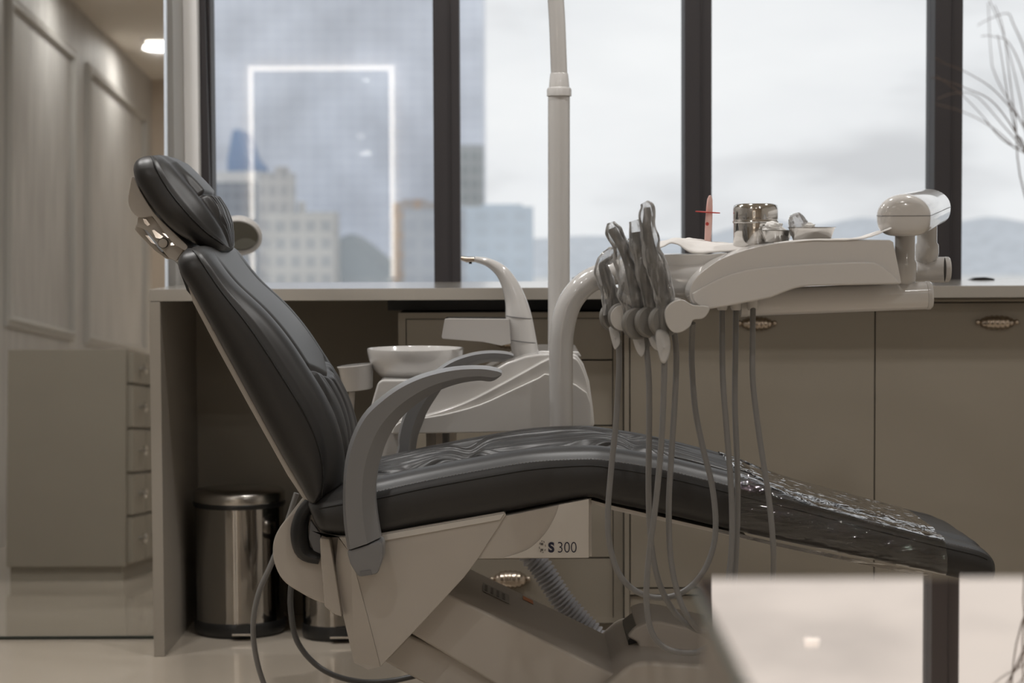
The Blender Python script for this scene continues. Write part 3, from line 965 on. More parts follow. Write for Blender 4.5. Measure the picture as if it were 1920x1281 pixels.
outer = [(650, 1033), (643, 985), (641, 930), (645, 870), (658, 820), (680, 778), (712, 748), (750, 722), (795, 703), (850, 691), (900, 689), (930, 693), (941, 699)]
inner = [(716, 1028), (709, 985), (706, 940), (709, 905), (717, 868), (730, 828), (752, 790), (785, 760), (822, 735), (862, 718), (900, 713), (922, 714), (941, 704)]
inner = [(712, 1012), (706, 975), (702, 935), (704, 900), (712, 862), (726, 825), (748, 790), (778, 762), (815, 738), (858, 722), (895, 716), (922, 717), (940, 706)]
armrest(3.42, 3.485, outer, inner)
capo = [(650, 1034), (712, 1014), (719, 1022), (718, 1048), (708, 1077), (672, 1083), (656, 1058)]
o = MB().prism(XZ(capo, 3.425), 3.425, 3.49).build('armrest_base', M['bluegrey'], chair, bevel=.006, seg=2)
MB().prism(XZ([(675, 1072), (695, 1069), (698, 1078), (674, 1081)], 3.4235), 3.4235, 3.43).build('armrest_slot', M['armdark'], chair, smooth=0)
of = [(735, 870), (745, 840), (745, 822), (752, 790), (765, 760), (790, 722), (815, 697), (848, 676), (885, 664), (920, 660), (950, 662), (963, 667)]
inf = [(775, 870), (778, 845), (782, 822), (790, 800), (800, 775), (815, 750), (835, 722), (862, 700), (892, 686), (920, 680), (945, 680), (963, 672)]
armrest(3.955, 4.02, of, inf, nm='armrest')
MB().prism(XZ([(735, 868), (775, 868), (778, 960), (740, 960)], 3.96), 3.96, 4.01).build('armrest_base', M['bluegrey'], chair, bevel=.004)

# ---- body covers
side = [(598, 1000), (612, 1006), (700, 1006), (716, 1000), (945, 960), (949, 966), (896, 1048), (870, 1083), (790, 1170), (713, 1251), (690, 1160), (658, 1040), (636, 1008)]
so_ = smooth_poly(side, 1)
o = MB().prism(XZ(side, 3.50), 3.50, 3.90).build('side_cover', M['cover'], chair, bevel=.004, seg=3)
# narrow curved rear face of the cover and front facet
fac = [(672, 1083), (640, 1100), (634, 1050), (622, 1010), (638, 1008), (655, 1060), (672, 1084)]
MB().prism(XZ([(716, 1003), (946, 963), (938, 975), (716, 1015)], 3.496), 3.496, 3.51).build('cover_lip', M['cover_light'], chair, bevel=.001)
MB().prism(XZ([(603, 1002), (622, 1004), (636, 1090), (645, 1150), (632, 1145), (612, 1130), (606, 1060)], 3.56), 3.52, 3.86).build('rear_cover', M['cover'], chair, bevel=.004)
fv = [P(634, 1008, 3.53), P(658, 1040, 3.498), P(690, 1160, 3.498), P(713, 1251, 3.498), P(690, 1256, 3.512), P(664, 1243, 3.53), P(640, 1140, 3.535), P(629, 1060, 3.535)]
mesh('corner_panel', fv + [p + Vector((0, .012, 0)) for p in fv], [tuple(range(8)), tuple(range(8, 16))] + [(i, (i + 1) % 8, 8 + (i + 1) % 8, 8 + i) for i in range(8)], M['cover'], chair, smooth=0)
frt = [(944, 968), (1104, 935), (1105, 1047), (872, 1049), (905, 1006)]
MB().prism(XZ(frt, 3.505), 3.505, 3.88).build('front_cover', M['cover'], chair, bevel=.003)
arc = smooth_poly([(1048, 947), (1040, 970), (1020, 1003), (990, 1030), (945, 1046)], 5, closed=False)
MB().prism(XZ([(1104, 936)] + [(a_, b_) for a_, b_ in arc] + [(1104, 1046)], 3.503), 3.503, 3.508).build('label_panel', M['cover_light'], chair, smooth=0)
MB().box(P(1104, 940, 3.51).x, P(1110, 940, 3.51).x, 3.53, 3.86, P(1104, 1047, 3.51).z, P(1104, 938, 3.51).z).build('cover_edge', M['cover_light'], chair, smooth=0)
# seat underside tray to the right of the covers
MB().prism(XZ([(1108, 938), (1150, 949), (1400, 1006), (1400, 1012), (1150, 957), (1112, 944)], 3.52), 3.52, 3.92).build('seat_pan', M['cover'], chair, smooth=0)
# rear hub: big rounded end of the seat tilt
c = P(600, 1038, 3.60)
def hub(parent):
    pts = [(598, 944), (575, 946), (548, 962), (524, 990), (512, 1020), (514, 1055), (530, 1088), (560, 1110), (600, 1130), (650, 1140), (650, 1000)]
    return MB().prism(XZ(smooth_poly(pts, 4, sharp=(0, 9, 10)), 3.56), 3.56, 3.86).build('tilt_hub', M['cover'], parent, bevel=.012, seg=4)
hub(chair)
MB().tube([P(585, 942, 3.553), P(568, 965, 3.553), P(561, 1000, 3.553), P(570, 1035, 3.553), P(600, 1048, 3.553)], [.012, .013, .015, .014, .010], 12, flat=1.2, res=5).build('hub_bellows', M['black'], chair)
MB().prism(XZ([(582, 975), (600, 1000), (612, 1045), (590, 1040), (578, 1010)], 3.548), 3.548, 3.56).build('hub_plate', M['armdark'], chair, bevel=.002)

# logo and lettering on the front cover
def lettering(txt, px, py, hpx, Y, bold, parent, name='lettering', sx=1.0):
    cu = bpy.data.curves.new('t', 'FONT'); cu.body = txt; cu.size = 1.0; cu.extrude = 0.0; cu.offset = bold
    ob = bpy.data.objects.new('t', cu); C.objects.link(ob)
    dg = bpy.context.evaluated_depsgraph_get()
    me = bpy.data.meshes.new_from_object(ob.evaluated_get(dg))
    bpy.data.objects.remove(ob)
    xs = [v.co.x for v in me.vertices]; ys = [v.co.y for v in me.vertices]
    k = hpx * Y / F / (max(ys) - min(ys))
    o0 = P(px, py, Y)
    vv = [(o0.x + (v.co.x - min(xs)) * k * sx, Y, o0.z + (v.co.y - min(ys)) * k) for v in me.vertices]
    ff = [tuple(p.vertices) for p in me.polygons]
    n = len(vv)
    vv2 = vv + [(x, y + .0008, z) for x, y, z in vv]
    return mesh(name, vv2, ff + [tuple(i + n for i in q) for q in ff], M['navy'], parent, smooth=0, fix=False)
YT = 3.5022
lettering('S', 1028, 1036.5, 20, YT, .045, chair, sx=.95)
lettering('300', 1046, 1036.5, 20, YT, -.012, chair, sx=.86)
lc = P(1017, 1025.5, YT); kk = YT / F
m = MB()
for a0 in range(0, 360, 45):
    pts_ = []
    for t in range(4):
        a_ = radians(a0 + t * 7)
        pts_.append((lc.x + cos(a_) * 5.2 * kk, lc.z + sin(a_) * 10.5 * kk))
    for t in range(3, -1, -1):
        a_ = radians(a0 + t * 7)
        pts_.append((lc.x + cos(a_) * 6.3 * kk, lc.z + sin(a_) * 11.8 * kk))
    m.prism(pts_, YT, YT + .0008)
for (a_, b_) in ((-3, -6), (-3, 5)):
    m.box(lc.x + (a_ - 0.5) * kk, lc.x + (a_ + 4.5) * kk, YT, YT + .0008, lc.z + (b_ - 2) * kk, lc.z + (b_ + 2) * kk)
m.build('emblem', M['stickerink'], chair, smooth=0)

# ---- lift arms and base
def slab(pts, y0, y1, nm, material, bev=.006):
    return MB().prism(XZ(pts, y0), y0, y1).build(nm, material, chair, bevel=bev, seg=3)
slab([(829, 1108), (1165, 1271), (1185, 1400), (1120, 1400), (756, 1180)], 3.58, 3.94, 'upper_lift_arm', M['cover'])
slab([(766, 1190), (980, 1290), (1110, 1360), (1110, 1440), (1010, 1400), (718, 1240)], 3.60, 3.92, 'lower_lift_arm', M['cover'])
slab([(1180, 1246), (1208, 1240), (1330, 1248), (1520, 1290), (1540, 1480), (1040, 1480), (1060, 1400), (1130, 1290)], 3.55, 3.97, 'base_housing', M['cover'], .01)
nb = [(1176, 1195), (1190, 1178), (1215, 1166), (1240, 1166), (1420, 1205), (1480, 1260), (1480, 1400), (1215, 1400), (1205, 1240), (1196, 1205)]
slab(nb, 3.68, 3.70, 'pivot_housing', M['cover'], .005)
hp = MB().prism(XZ([(1190, 1170), (1212, 1163), (1240, 1165), (1420, 1205), (1480, 1260), (1480, 1400), (1215, 1400), (1206, 1200)], 3.74), 3.70, 3.92)
hp.build('pivot_cover', M['cover'], chair, bevel=.006)
MB().prism(XZ([(1178, 1200), (1196, 1186), (1206, 1250), (1180, 1245)], 3.71), 3.71, 3.90).build('pivot_gap', M['black'], chair, smooth=0)
MB().box(P(900, 1450, 3.7).x, P(1560, 1450, 3.7).x, 3.45, 4.02, 0, .035).build('base_plate', M['cover'], chair, bevel=.01)
# dark grey plate and stickers on top of the upper lift arm
def on_arm(px, y, up=.0008):
    a = P(829, 1108, 3.58); b = P(1165, 1271, 3.58)
    x = P(px, 1100, y).x
    t = (x - a.x) / (b.x - a.x)
    return Vector((x, y, a.z + (b.z - a.z) * t + up))
def armquad(pa, pb, ya, yb, nm, material, up):
    q = [on_arm(pa, ya, up), on_arm(pb, ya, up), on_arm(pb * .985 + 14, yb, up), on_arm(pa * .985 + 14, yb, up)]
    return mesh(nm, q + [p + Vector((0, 0, .0006)) for p in q], [(0, 1, 2, 3), (4, 5, 6, 7), (0, 1, 5, 4), (1, 2, 6, 5), (2, 3, 7, 6), (3, 0, 4, 7)], material, chair, smooth=0)
armquad(905, 955, 3.76, 3.85, 'data_label', M['sticker'], .0008)
for q in range(4):
    armquad(909 + q * 11, 914 + q * 11, 3.775, 3.835, 'label_print', M['stickerink'], .0016)
armquad(981, 1000, 3.88, 3.915, 'orange_label', M['orange'], .0008)

# ================================================================== RINSE UNIT (spittoon) behind the chair
YU = 4.08
unit = empty('rinse_unit', (P(900, 800, 4.25).x, 4.25, 0), 'white dental rinse unit with bowl, curved tap and housing, behind the chair seat', 'dental unit')
body = [(708, 718), (716, 712), (866, 712), (905, 706), (950, 680), (985, 668), (1010, 664), (1062, 662), (1082, 666), (1094, 682), (1105, 715), (1112, 765), (1115, 798), (1108, 804), (900, 810), (772, 812), (766, 860), (680, 862), (680, 820), (690, 780)]
MB().prism(XZ(body, YU + .02), YU + .02, YU + .36).build('housing', M['gloss'], unit, bevel=.007, seg=4)
fc = [(735, 812), (736, 790), (800, 778), (870, 755), (930, 725), (985, 695), (1028, 672), (1062, 668), (1080, 672), (1092, 690), (1102, 720), (1110, 770), (1112, 798), (1105, 804), (900, 810)]
MB().prism(XZ(smooth_poly(fc, 3, sharp=(0, 13, 14)), YU), YU - .012, YU + .03).build('front_panel', M['white'], unit, bevel=.009, seg=4)
fc2 = [(735, 812), (750, 790), (830, 776), (900, 757), (960, 730), (1010, 707), (1030, 701), (1100, 735), (1109, 798), (1103, 804), (900, 810)]
MB().prism(XZ(smooth_poly(fc2, 3, sharp=(0, 8, 9, 10)), YU), YU - .020, YU - .008).build('lower_panel', M['white'], unit, bevel=.006, seg=4)
MB().prism(XZ([(1005, 664), (1012, 657), (1084, 658), (1090, 668)], YU + .08), YU + .06, YU + .30).build('top_cap', M['gloss'], unit, bevel=.003, seg=3)
# pedestal of the unit
MB().cyl((P(828, 800, 4.25).x, 4.25, 0), (P(828, 800, 4.25).x, 4.25, P(828, 808, 4.25).z), .03).build('pedestal', M['cover'], unit)
for px_ in (808, 836):
    a = P(px_, 806, 4.15); b = P(px_, 900, 4.15)
    MB().lathe([(.0095 if px_ != 836 else .007, 0), (.0095 if px_ != 836 else .007, .06), (.008, .12)], a + Vector((0, 0, .005)), (0, 0, -1), 20).build('drain_pipe', M['sticker'] if px_ == 808 else M['armdark'], unit)
# bowl
c = P(779, 654, 4.22); k = 4.22 / F
R_ = 91 * k; hgt = 59 * k
bp_ = MB().lathe([(R_ * .50, -hgt + .001), (R_ * .62, -hgt + .003), (R_ * .76, -hgt * .84), (R_ * .88, -hgt * .62), (R_ * .965, -hgt * .34), (R_ * 1.0, -.002), (R_ * .995, .0008), (R_ * .975, -.001), (R_ * .92, -hgt * .30), (R_ * .76, -hgt * .6), (R_ * .5, -hgt * .82), (0, -hgt * .86)], c, seg=64)
bp_.build('bowl', M['gloss'], unit, smooth=60)
MB().lathe([(R_ * .62, 0), (R_ * .62, .006)], (c.x, c.y, c.z - hgt - .004), seg=40).build('bowl_foot', M['armdark'], unit)
# tap column
YTp = 4.20
tp = [(987, 672), (981, 640), (973, 597), (967, 565), (956, 534), (940, 509), (916, 492.5), (890, 486)]
tr_ = [25, 25.3, 25, 20.5, 16, 12.2, 8.2, 5.2]
MB().tube([P(a, b, YTp) for a, b in tp], [q * YTp / F for q in tr_], 28, flat=1.0, res=8).build('tap_neck', M['gloss'], unit, smooth=60)
MB().tube([P(890, 486.5, YTp), P(876, 487, YTp), P(864, 484, YTp)], [.0052, .0058, .0042], 14).build('tap_spout', M['pewter'], unit)
MB().cyl(P(882, 490, YTp), P(882, 495, YTp), .003).build('tap_nozzle', M['black'], unit)
for (ya, rr) in ((595, 25.6), (640, 25.9)):
    t = P(973 if ya == 595 else 981, ya, YTp)
    MB().lathe([(rr * YTp / F + .0003, -.0008), (rr * YTp / F + .0003, .0008)], t, (.12, 0, 1), 40).build('seam_ring', M['armdark'], unit)
# cup filler box
bx = [(834, 598), (842, 597), (955, 598), (958, 644), (940, 648), (905, 641), (830, 635), (828, 632)]
MB().prism(XZ(bx, 4.16), 4.155, 4.245).build('cup_box', M['translucent'], unit, bevel=.004, seg=3)
# holder cup at the left of the bowl
ct_ = P(666, 684, 4.2)
MB().lathe([(.036, 0), (.0365, .002), (.034, .006), (.030, .046), (.027, .050), (0, .050)], ct_, (.10, 0, -1), 40).build('holder_cup', M['gloss'], unit, smooth=40)
MB().tube([P(660, 735, 4.2), P(656, 800, 4.2), P(656, 850, 4.2), P(700, 850, 4.2)], .006, 12, res=4).build('holder_stem', M['cover'], unit)

# ---- lamp pole
YP = 4.25
pole = empty('lamp_pole', (P(1048, 800, YP).x, YP, P(1048, 800, YP).z), 'white upright pole with a collar rising in front of the window from the rinse unit', 'pole')
kx = YP / F
MB().cyl(P(1048, 655, YP), P(1048, 172, YP), 20.8 * kx, 20.8 * kx, 40).build('lower_tube', M['gloss'], pole)
b0 = P(1048.5, 181, YP)
MB().lathe([(22.5 * kx, 0), (23.3 * kx, .001), (23.3 * kx, .013), (22 * kx, .0165), (19.5 * kx, .018), (17.2 * kx, .044), (16 * kx, .046)], b0, (0, 0, 1), 40).build('collar', M['gloss'], pole, smooth=30)
up = [(1048.5, 140), (1047, 100), (1045.5, 60), (1043.5, 20), (1040, -20), (1030, -70), (1005, -130), (960, -185), (900, -225), (820, -250), (700, -262)]
MB().tube([P(a, b, YP) for a, b in up], 15.6 * kx, 28, res=6).build('upper_tube', M['gloss'], pole, smooth=60)
lc_ = P(640, -268, YP)
MB().lathe([(0, -.045), (.05, -.04), (.09, -.02), (.095, .0), (.06, .02), (0, .03)], lc_ + Vector((0, -.05, 0)), (0, .25, -1), 40, sy=1.0).build('lamp_head', M['gloss'], pole)

# ================================================================== DELIVERY ARM AND TRAY
arm = empty('delivery_arm', (P(1052, 800, 3.95).x, 3.95, P(1052, 800, 3.95).z), 'thick white curved tube arm carrying the instrument tray, in front of the pole', 'support arm')
YA = 3.97
ka = YA / F
cp = [P(1052, 830, YA), P(1052, 740, YA), P(1052, 660, YA), P(1055, 615, YA), P(1066, 573, YA), P(1087, 542, YA), P(1115, 522, YA), P(1160, 510, 3.95), P(1250, 507, 3.93), P(1400, 506, 3.89), P(1560, 506, 3.84), P(1700, 506, 3.80), P(1772, 505.5, 3.78)]
MB().tube(cp, [22.5 * ka] * 3 + [23 * ka] * 4 + [23.5 * 3.9 / F] * 6, 32, res=7).build('curved_tube', M['gloss'], arm, smooth=60)
e0 = P(1770, 505.5, 3.78)
MB().lathe([(23.6 * 3.78 / F, 0), (24.2 * 3.78 / F, .0015), (24.2 * 3.78 / F, .007), (22 * 3.78 / F, .0095), (0, .010)], e0, (1, 0, 0), 36).build('end_cap', M['gloss'], arm)
# far post
def post(px, ytop, ymid, ybot, Y, rt, rb, nm):
    k = Y / F
    a = P(px, ytop, Y)
    h1 = (ymid - ytop) * k; h2 = (ybot - ytop) * k
    return MB().lathe([(rt * k, 0), (rt * k, h1 * .98), (rb * k, h1 * 1.08), (rb * k * 1.02, h2 * .7), (rb * k * .9, h2 * .85), (.2 * rb * k, h2)], a, (0, 0, -1), 32).build(nm, M['gloss'], arm, smooth=50)
post(1738, 415, 456, 500, 3.78, 19, 22, 'far_post')
post(1697, 425, 488, 545, 3.28, 19, 22.5, 'near_post')
# hinge housing (rounded section, pointing away from the viewer)
Yh0, Yh1 = 3.16, 3.86
hc0 = P(1693, 405, Yh0); hc1 = P(1741, 388, Yh1)
sec = []
for i in range(40):
    a_ = 2 * pi * i / 40
    x = cos(a_); z = sin(a_)
    if z > 0: sec.append((51.5 * x, 41 * z))
    else: sec.append((51.5 * abs(x) ** .55 * (1 if x > 0 else -1), -39 * abs(z) ** .75))
m = MB(); v = []; dst = [(0, .0), (0, .55), (.004, .80), (.012, .95), (.025, 1.0)]
L_ = (hc1 - hc0).length
allst = [(d, s_) for d, s_ in dst] + [(L_ * .5, 1.0), (L_ - .02, 1.0), (L_ - .008, .94), (L_, .7), (L_, 0)]
for d, s_ in allst:
    p0 = hc0.lerp(hc1, d / L_)
    k = Yh0 / F
    for (x, z) in sec: v.append(p0 + Vector((x * k * s_, 0, z * k * s_)))
N = 40
f = [(i * N + j, i * N + (j + 1) % N, (i + 1) * N + (j + 1) % N, (i + 1) * N + j) for i in range(len(allst) - 1) for j in range(N)]
m.add(v, f).build('hinge_housing', M['traywhite'], arm, smooth=60)
v = []
for d in (0, .3, .6, .9, 1):
    p0 = hc0.lerp(hc1, d)
for d, s_ in allst[1:-1]:
    p0 = hc0.lerp(hc1, d / L_); k = Yh0 / F
    for sgn in (-1, 1):
        v.append(p0 + Vector((sgn * 51.9 * k * s_, 0, -.0005)))
# parting line as a thin strip round the housing
m = MB()
k = Yh0 / F
st = [hc0.lerp(hc1, d / L_) + Vector((-(51.7 * k) * s_, -.0003, 0)) for d, s_ in reversed(allst[1:-2])] + [hc0.lerp(hc1, d / L_) + Vector(((51.7 * k) * s_, -.0003, 0)) for d, s_ in allst[1:-2]]
m.tube(st, .0005, 5).build('parting_line', M['armdark'], arm)
# near lower tube under the tray
kn = 3.28 / F
t0 = P(1395, 568, 3.28); t1 = P(1738, 554, 3.28)
MB().cyl(t0, t1, 25.5 * kn, 26 * kn, 40).build('lower_tube', M['traywhite'], arm)
dv = (t1 - t0).normalized()
MB().lathe([(25.8 * kn, 0), (26.8 * kn, .001), (26.8 * kn, .006), (24 * kn, .009), (0, .010)], t1 - dv * .002, dv, 36).build('end_cap', M['gloss'], arm)
MB().lathe([(26.4 * kn, 0), (26.4 * kn, .01)], t0 - dv * .006, dv, 36).build('joint_ring', M['white'], arm)
MB().cyl(t0 + Vector((.02, 0, 0)), t0 + Vector((.02, 0, .05)), .018).build('tray_mount', M['gloss'], arm)

tray = empty('instrument_tray', (P(1500, 540, 3.3).x, 3.3, P(1500, 560, 3.3).z), 'white moulded instrument tray held over the seat by the delivery arm', 'instrument tray')
YT0, YT1 = 3.14, 3.40
tp_ = [(1296, 536), (1308, 518), (1328, 501), (1354, 485), (1400, 468), (1445, 458), (1500, 452), (1600, 450), (1668, 450), (1675, 454), (1690, 530), (1686, 533), (1535, 536), (1500, 539), (1478, 545), (1450, 556), (1432, 561), (1335, 579), (1316, 578), (1300, 568), (1293, 552)]
MB().prism(XZ(smooth_poly(tp_, 3, sharp=(8, 9, 10, 11)), YT0), YT0, YT1).build('tray_body', M['traywhite'], tray, bevel=.006, seg=4)
rb = [(1297, 550), (1332, 530), (1372, 513), (1420, 503), (1500, 496), (1560, 493), (1625, 491), (1648, 496), (1668, 511), (1688, 532), (1535, 535), (1500, 538), (1478, 544), (1450, 555), (1432, 560), (1335, 578), (1318, 577), (1302, 566)]
MB().prism(XZ(smooth_poly(rb, 3, sharp=(0, 9,)), YT0), YT0 - .006, YT0 + .01).build('raised_band', M['traywhite'], tray, bevel=.0045, seg=4)
# rounded control bar at the left end
ba = P(1160, 524, 3.262); bb = P(1340, 527, 3.25); kb = 3.24 / F
MB().lathe([(0, 0), (22 * kb, .003), (31 * kb, .012), (33 * kb, .03), (34 * kb, (bb - ba).length * .8), (36 * kb, (bb - ba).length)], ba, bb - ba, 40, sy=1.0).build('control_bar', M['gloss'], tray, smooth=60)
MB().prism(XZ(smooth_poly([(1236, 494), (1244, 478), (1330, 477), (1380, 474), (1380, 492), (1300, 500), (1240, 502)], 2), 3.24), 3.24, 3.38).build('tray_lip', M['white'], tray, bevel=.003)
# grip bracket with round white end
gr = [(1247, 592), (1250, 577), (1262, 566), (1280, 562), (1300, 572), (1330, 575), (1326, 590), (1316, 598), (1300, 600), (1294, 612), (1280, 622), (1264, 624), (1252, 612)]
MB().prism(XZ(smooth_poly(gr, 3), 3.12), 3.12, 3.22).build('grip', M['white'], tray, bevel=.004, seg=3)
# tissue on the tray
def sheet(nm, fn, nu, nv, material, parent, th=.0008):
    v = [fn(i / nu, j / nv) for i in range(nu + 1) for j in range(nv + 1)]
    f = [(i * (nv + 1) + j, i * (nv + 1) + j + 1, (i + 1) * (nv + 1) + j + 1, (i + 1) * (nv + 1) + j) for i in range(nu) for j in range(nv)]
    o = mesh(nm, v, f, material, parent, smooth=60)
    md = o.modifiers.new('th', 'SOLIDIFY'); md.thickness = th; md.offset = 1
    return o
edge = [(1232, 468), (1262, 455), (1300, 474), (1340, 472), (1385, 468), (1430, 461), (1500, 451), (1580, 449), (1620, 446), (1645, 438), (1672, 427)]
back_ = [(1238, 456), (1270, 450), (1300, 448), (1340, 455), (1400, 458), (1450, 457), (1500, 452), (1570, 449), (1590, 449), (1610, 446), (1640, 436)]
def tissue(u, v_):
    x = u * (len(edge) - 1); i = min(int(x), len(edge) - 2); t = x - i
    a = [Vector((*edge[min(len(edge) - 1, max(0, i + d))], 0)) for d in (-1, 0, 1, 2)]
    b = [Vector((*back_[min(len(edge) - 1, max(0, i + d))], 0)) for d in (-1, 0, 1, 2)]
    pa = catmull(*a, t); pb = catmull(*b, t)
    A = P(pa.x, pa.y, lerp(3.245, YT0 - .002, sstep(.42, .6, u))); B_ = P(pb.x, pb.y, YT1 - .03)
    p = A.lerp(B_, v_)
    p.z += .004 * sin(pi * v_) * (1 - sstep(.3, .5, u)) + .0016 * noise.noise(Vector((u * 26, v_ * 7, 0))) * (1 - .6 * u)
    if v_ == 0: p.z -= .002
    p.z += .0012
    return p
o = sheet('tray_tissue', tissue, 90, 24, M['paper'], None)
tag(o, 'crumpled white tissue sheet spread over the instrument tray', 'tissue')

# steel canister, bowls, cotton, dish, plastic syringe on the tray
TZ = P(1420, 456, 3.26).z
Yc = 3.29
k = Yc / F
c = P(1416.5, 458, Yc)
can = empty('steel_canister', (c.x, Yc, c.z), 'tall lidded polished steel canister on the instrument tray', 'canister')
hh = (458 - 404) * k
R1 = 41.5 * k
MB().lathe([(R1 * .96, 0), (R1, .002), (R1, hh), (R1 * .9, hh)], (c.x, Yc, c.z - .012), seg=56).build('body', M['steel'], can)
z2 = c.z - .012 + hh
MB().lathe([(R1 * 1.0, 0), (R1 * 1.035, .0012), (R1 * 1.035, .003), (R1 * 1.0, .0045), (R1 * 1.01, .0065), (R1 * 1.01, .022), (R1 * .97, .0275), (R1 * .80, .030), (R1 * .76, .0286), (R1 * .4, .0295), (0, .030)], (c.x, Yc, z2), seg=56).build('lid', M['steel'], can, smooth=60)


def steel_bowl(px, py_rim, py_bot, rtop, rbot, Y, label):
    k = Y / F
    c = P(px, py_bot, Y); h = (py_bot - py_rim) * k
    o = MB().lathe([(0, 0), (rbot * k, 0), (rbot * k * 1.04, .001), (rtop * k * .97, h * .93), (rtop * k * 1.03, h * .98), (rtop * k * 1.03, h), (rtop * k * .96, h * .96), (rbot * k, .0015), (0, .0015)], (c.x, Y, c.z), seg=48).build('steel_bowl', M['steel'], smooth=40)
    return tag(o, label, 'bowl', 'small steel bowls on the tray'), c, h, k
steel_bowl(1456, 431.5, 454, 30, 22, 3.24, 'small shallow steel bowl touching the canister on the instrument tray')
o, cb, hb2, kb2 = steel_bowl(1522, 426, 453, 44.5, 33, 3.21, 'larger shallow steel bowl holding a clear dish on the instrument tray')
cc = P(1448, 427, 3.24)
def blob(c, rx, ry, rz, sd, rough=.3, nu=18, nv=12):
    v = []; f = []
    for j in range(nv + 1):
        th = pi * j / nv
        for i in range(nu):
            a = 2 * pi * i / nu
            d = Vector((sin(th) * cos(a), sin(th) * sin(a), cos(th)))
            q = 1 + rough * noise.noise(d * 2.2 + Vector((sd, 0, 0)))
            v.append(Vector(c) + Vector((d.x * rx, d.y * ry, d.z * rz)) * q)
    f = [(j * nu + i, j * nu + (i + 1) % nu, (j + 1) * nu + (i + 1) % nu, (j + 1) * nu + i) for j in range(nv) for i in range(nu)]
    return v, f
v, f = blob(P(1450, 428, 3.24), .016, .014, .0085, 2.0, .55)
o = mesh('cotton_ball', v, f, M['cotton'], smooth=0)
tag(o, 'white folded gauze in the small steel bowl beside the canister', 'gauze')
# clear ribbed dish tilted in the bowl
cd = P(1497, 424, 3.21)
ax = Vector((.55, -.25, .62)).normalized()
ax = Vector((-.35, -.2, -.9)).normalized()
pr = []
o = MB().lathe([(.0165, -.004), (.0168, 0), (.0150, .006), (.0152, .007), (.0132, .013), (.0134, .014), (.0112, .020), (.008, .0245), (0, .0255)], P(1500, 430, 3.21), (-.38, -.2, .9), 14).build('dappen_dish', M['clear'], smooth=20)
tag(o, 'clear ribbed glass dish lying upside down in the larger steel bowl', 'dish')
v, f = blob(P(1515, 426, 3.20), .011, .01, .006, 5.0, .6)
o = mesh('cotton_ball', v, f, M['cotton'], smooth=0)
tag(o, 'white cotton scrap leaning on the clear dish in the larger steel bowl', 'gauze')
# red and white plastic syringe standing behind the tissue
YS = 3.36
sy = empty('plastic_syringe', P(1327, 460, YS), 'upright translucent pink and white syringe with a red finger guard on the tray', 'syringe')
ks = YS / F
MB().lathe([(.0048, 0), (.0052, .002), (.0056, .04), (.0050, .062), (.0042, .074), (.0020, .0795), (0, .0805)], P(1326.5, 462, YS), (.05, 0, 1), 20).build('barrel', M['pink'], sy)
MB().lathe([(0, -.0008), (.0195, -.0008), (.0195, .0008), (0, .0008)], P(1327, 398, YS), (.07, -.05, 1), 28, sy=.5).build('finger_guard', M['red'], sy)
MB().lathe([(0, -.003), (.0028, -.001), (.0028, .001), (0, .003)], P(1326, 420, YS - .0045), (0, 1, 0), 12).build('red_dot', M['red'], sy)

# ---- instrument holders and wrapped handpieces
holders = [(1146, 594, 27, 3.27), (1162, 595, 27, 3.22), (1190, 607, 30, 3.19), (1214, 604, 30, 3.18), (1240, 603, 30, 3.16)]
ring_m = mat('grey_holder_rubber', (0.20, 0.19, 0.175), 0.4)
for (hx, hy, hr, hY) in holders:
    k = hY / F
    MB().lathe([(hr * k * .8, 0), (hr * k * .98, .0015), (hr * k, .004), (hr * k, .011), (hr * k * .9, .0135)], P(hx, hy, hY), (.42, -.9, .06), 36).build('holder', ring_m, tray)
k = 3.2 / F
MB().lathe([(24 * k, 0), (24.5 * k, .002), (24 * k, .004), (0, .0045)], P(1168, 596, 3.205), (.1, -1, 0), 40).build('holder_cap', M['white'], tray)
MB().cyl(P(1150, 560, 3.26), P(1250, 560, 3.26), .012).build('holder_rail', M['white'], tray)


def sleeve_mesh(pts, rad, sd, YY, seg=36, wr=.26):
    """wrinkled bag around a path"""
    pv, rv = resample([P(a, b, y) for a, b, y in pts], [r_ * YY / F for r_ in rad], 12)
    m = MB(); m.tube(pv, rv, seg)
    for i in range(len(m.v)):
        p = Vector(m.v[i]); ring = i // seg
        if ring >= len(pv): continue
        cpt = pv[ring]
        q = 1 + wr * noise.noise(p * 55 + Vector((sd * 7, 0, 0))) + wr * .7 * noise.noise(Vector((p.x * 150, p.y * 150, p.z * 35 + sd)))
        m.v[i] = tuple(cpt + (p - cpt) * max(.75, q))
    return m


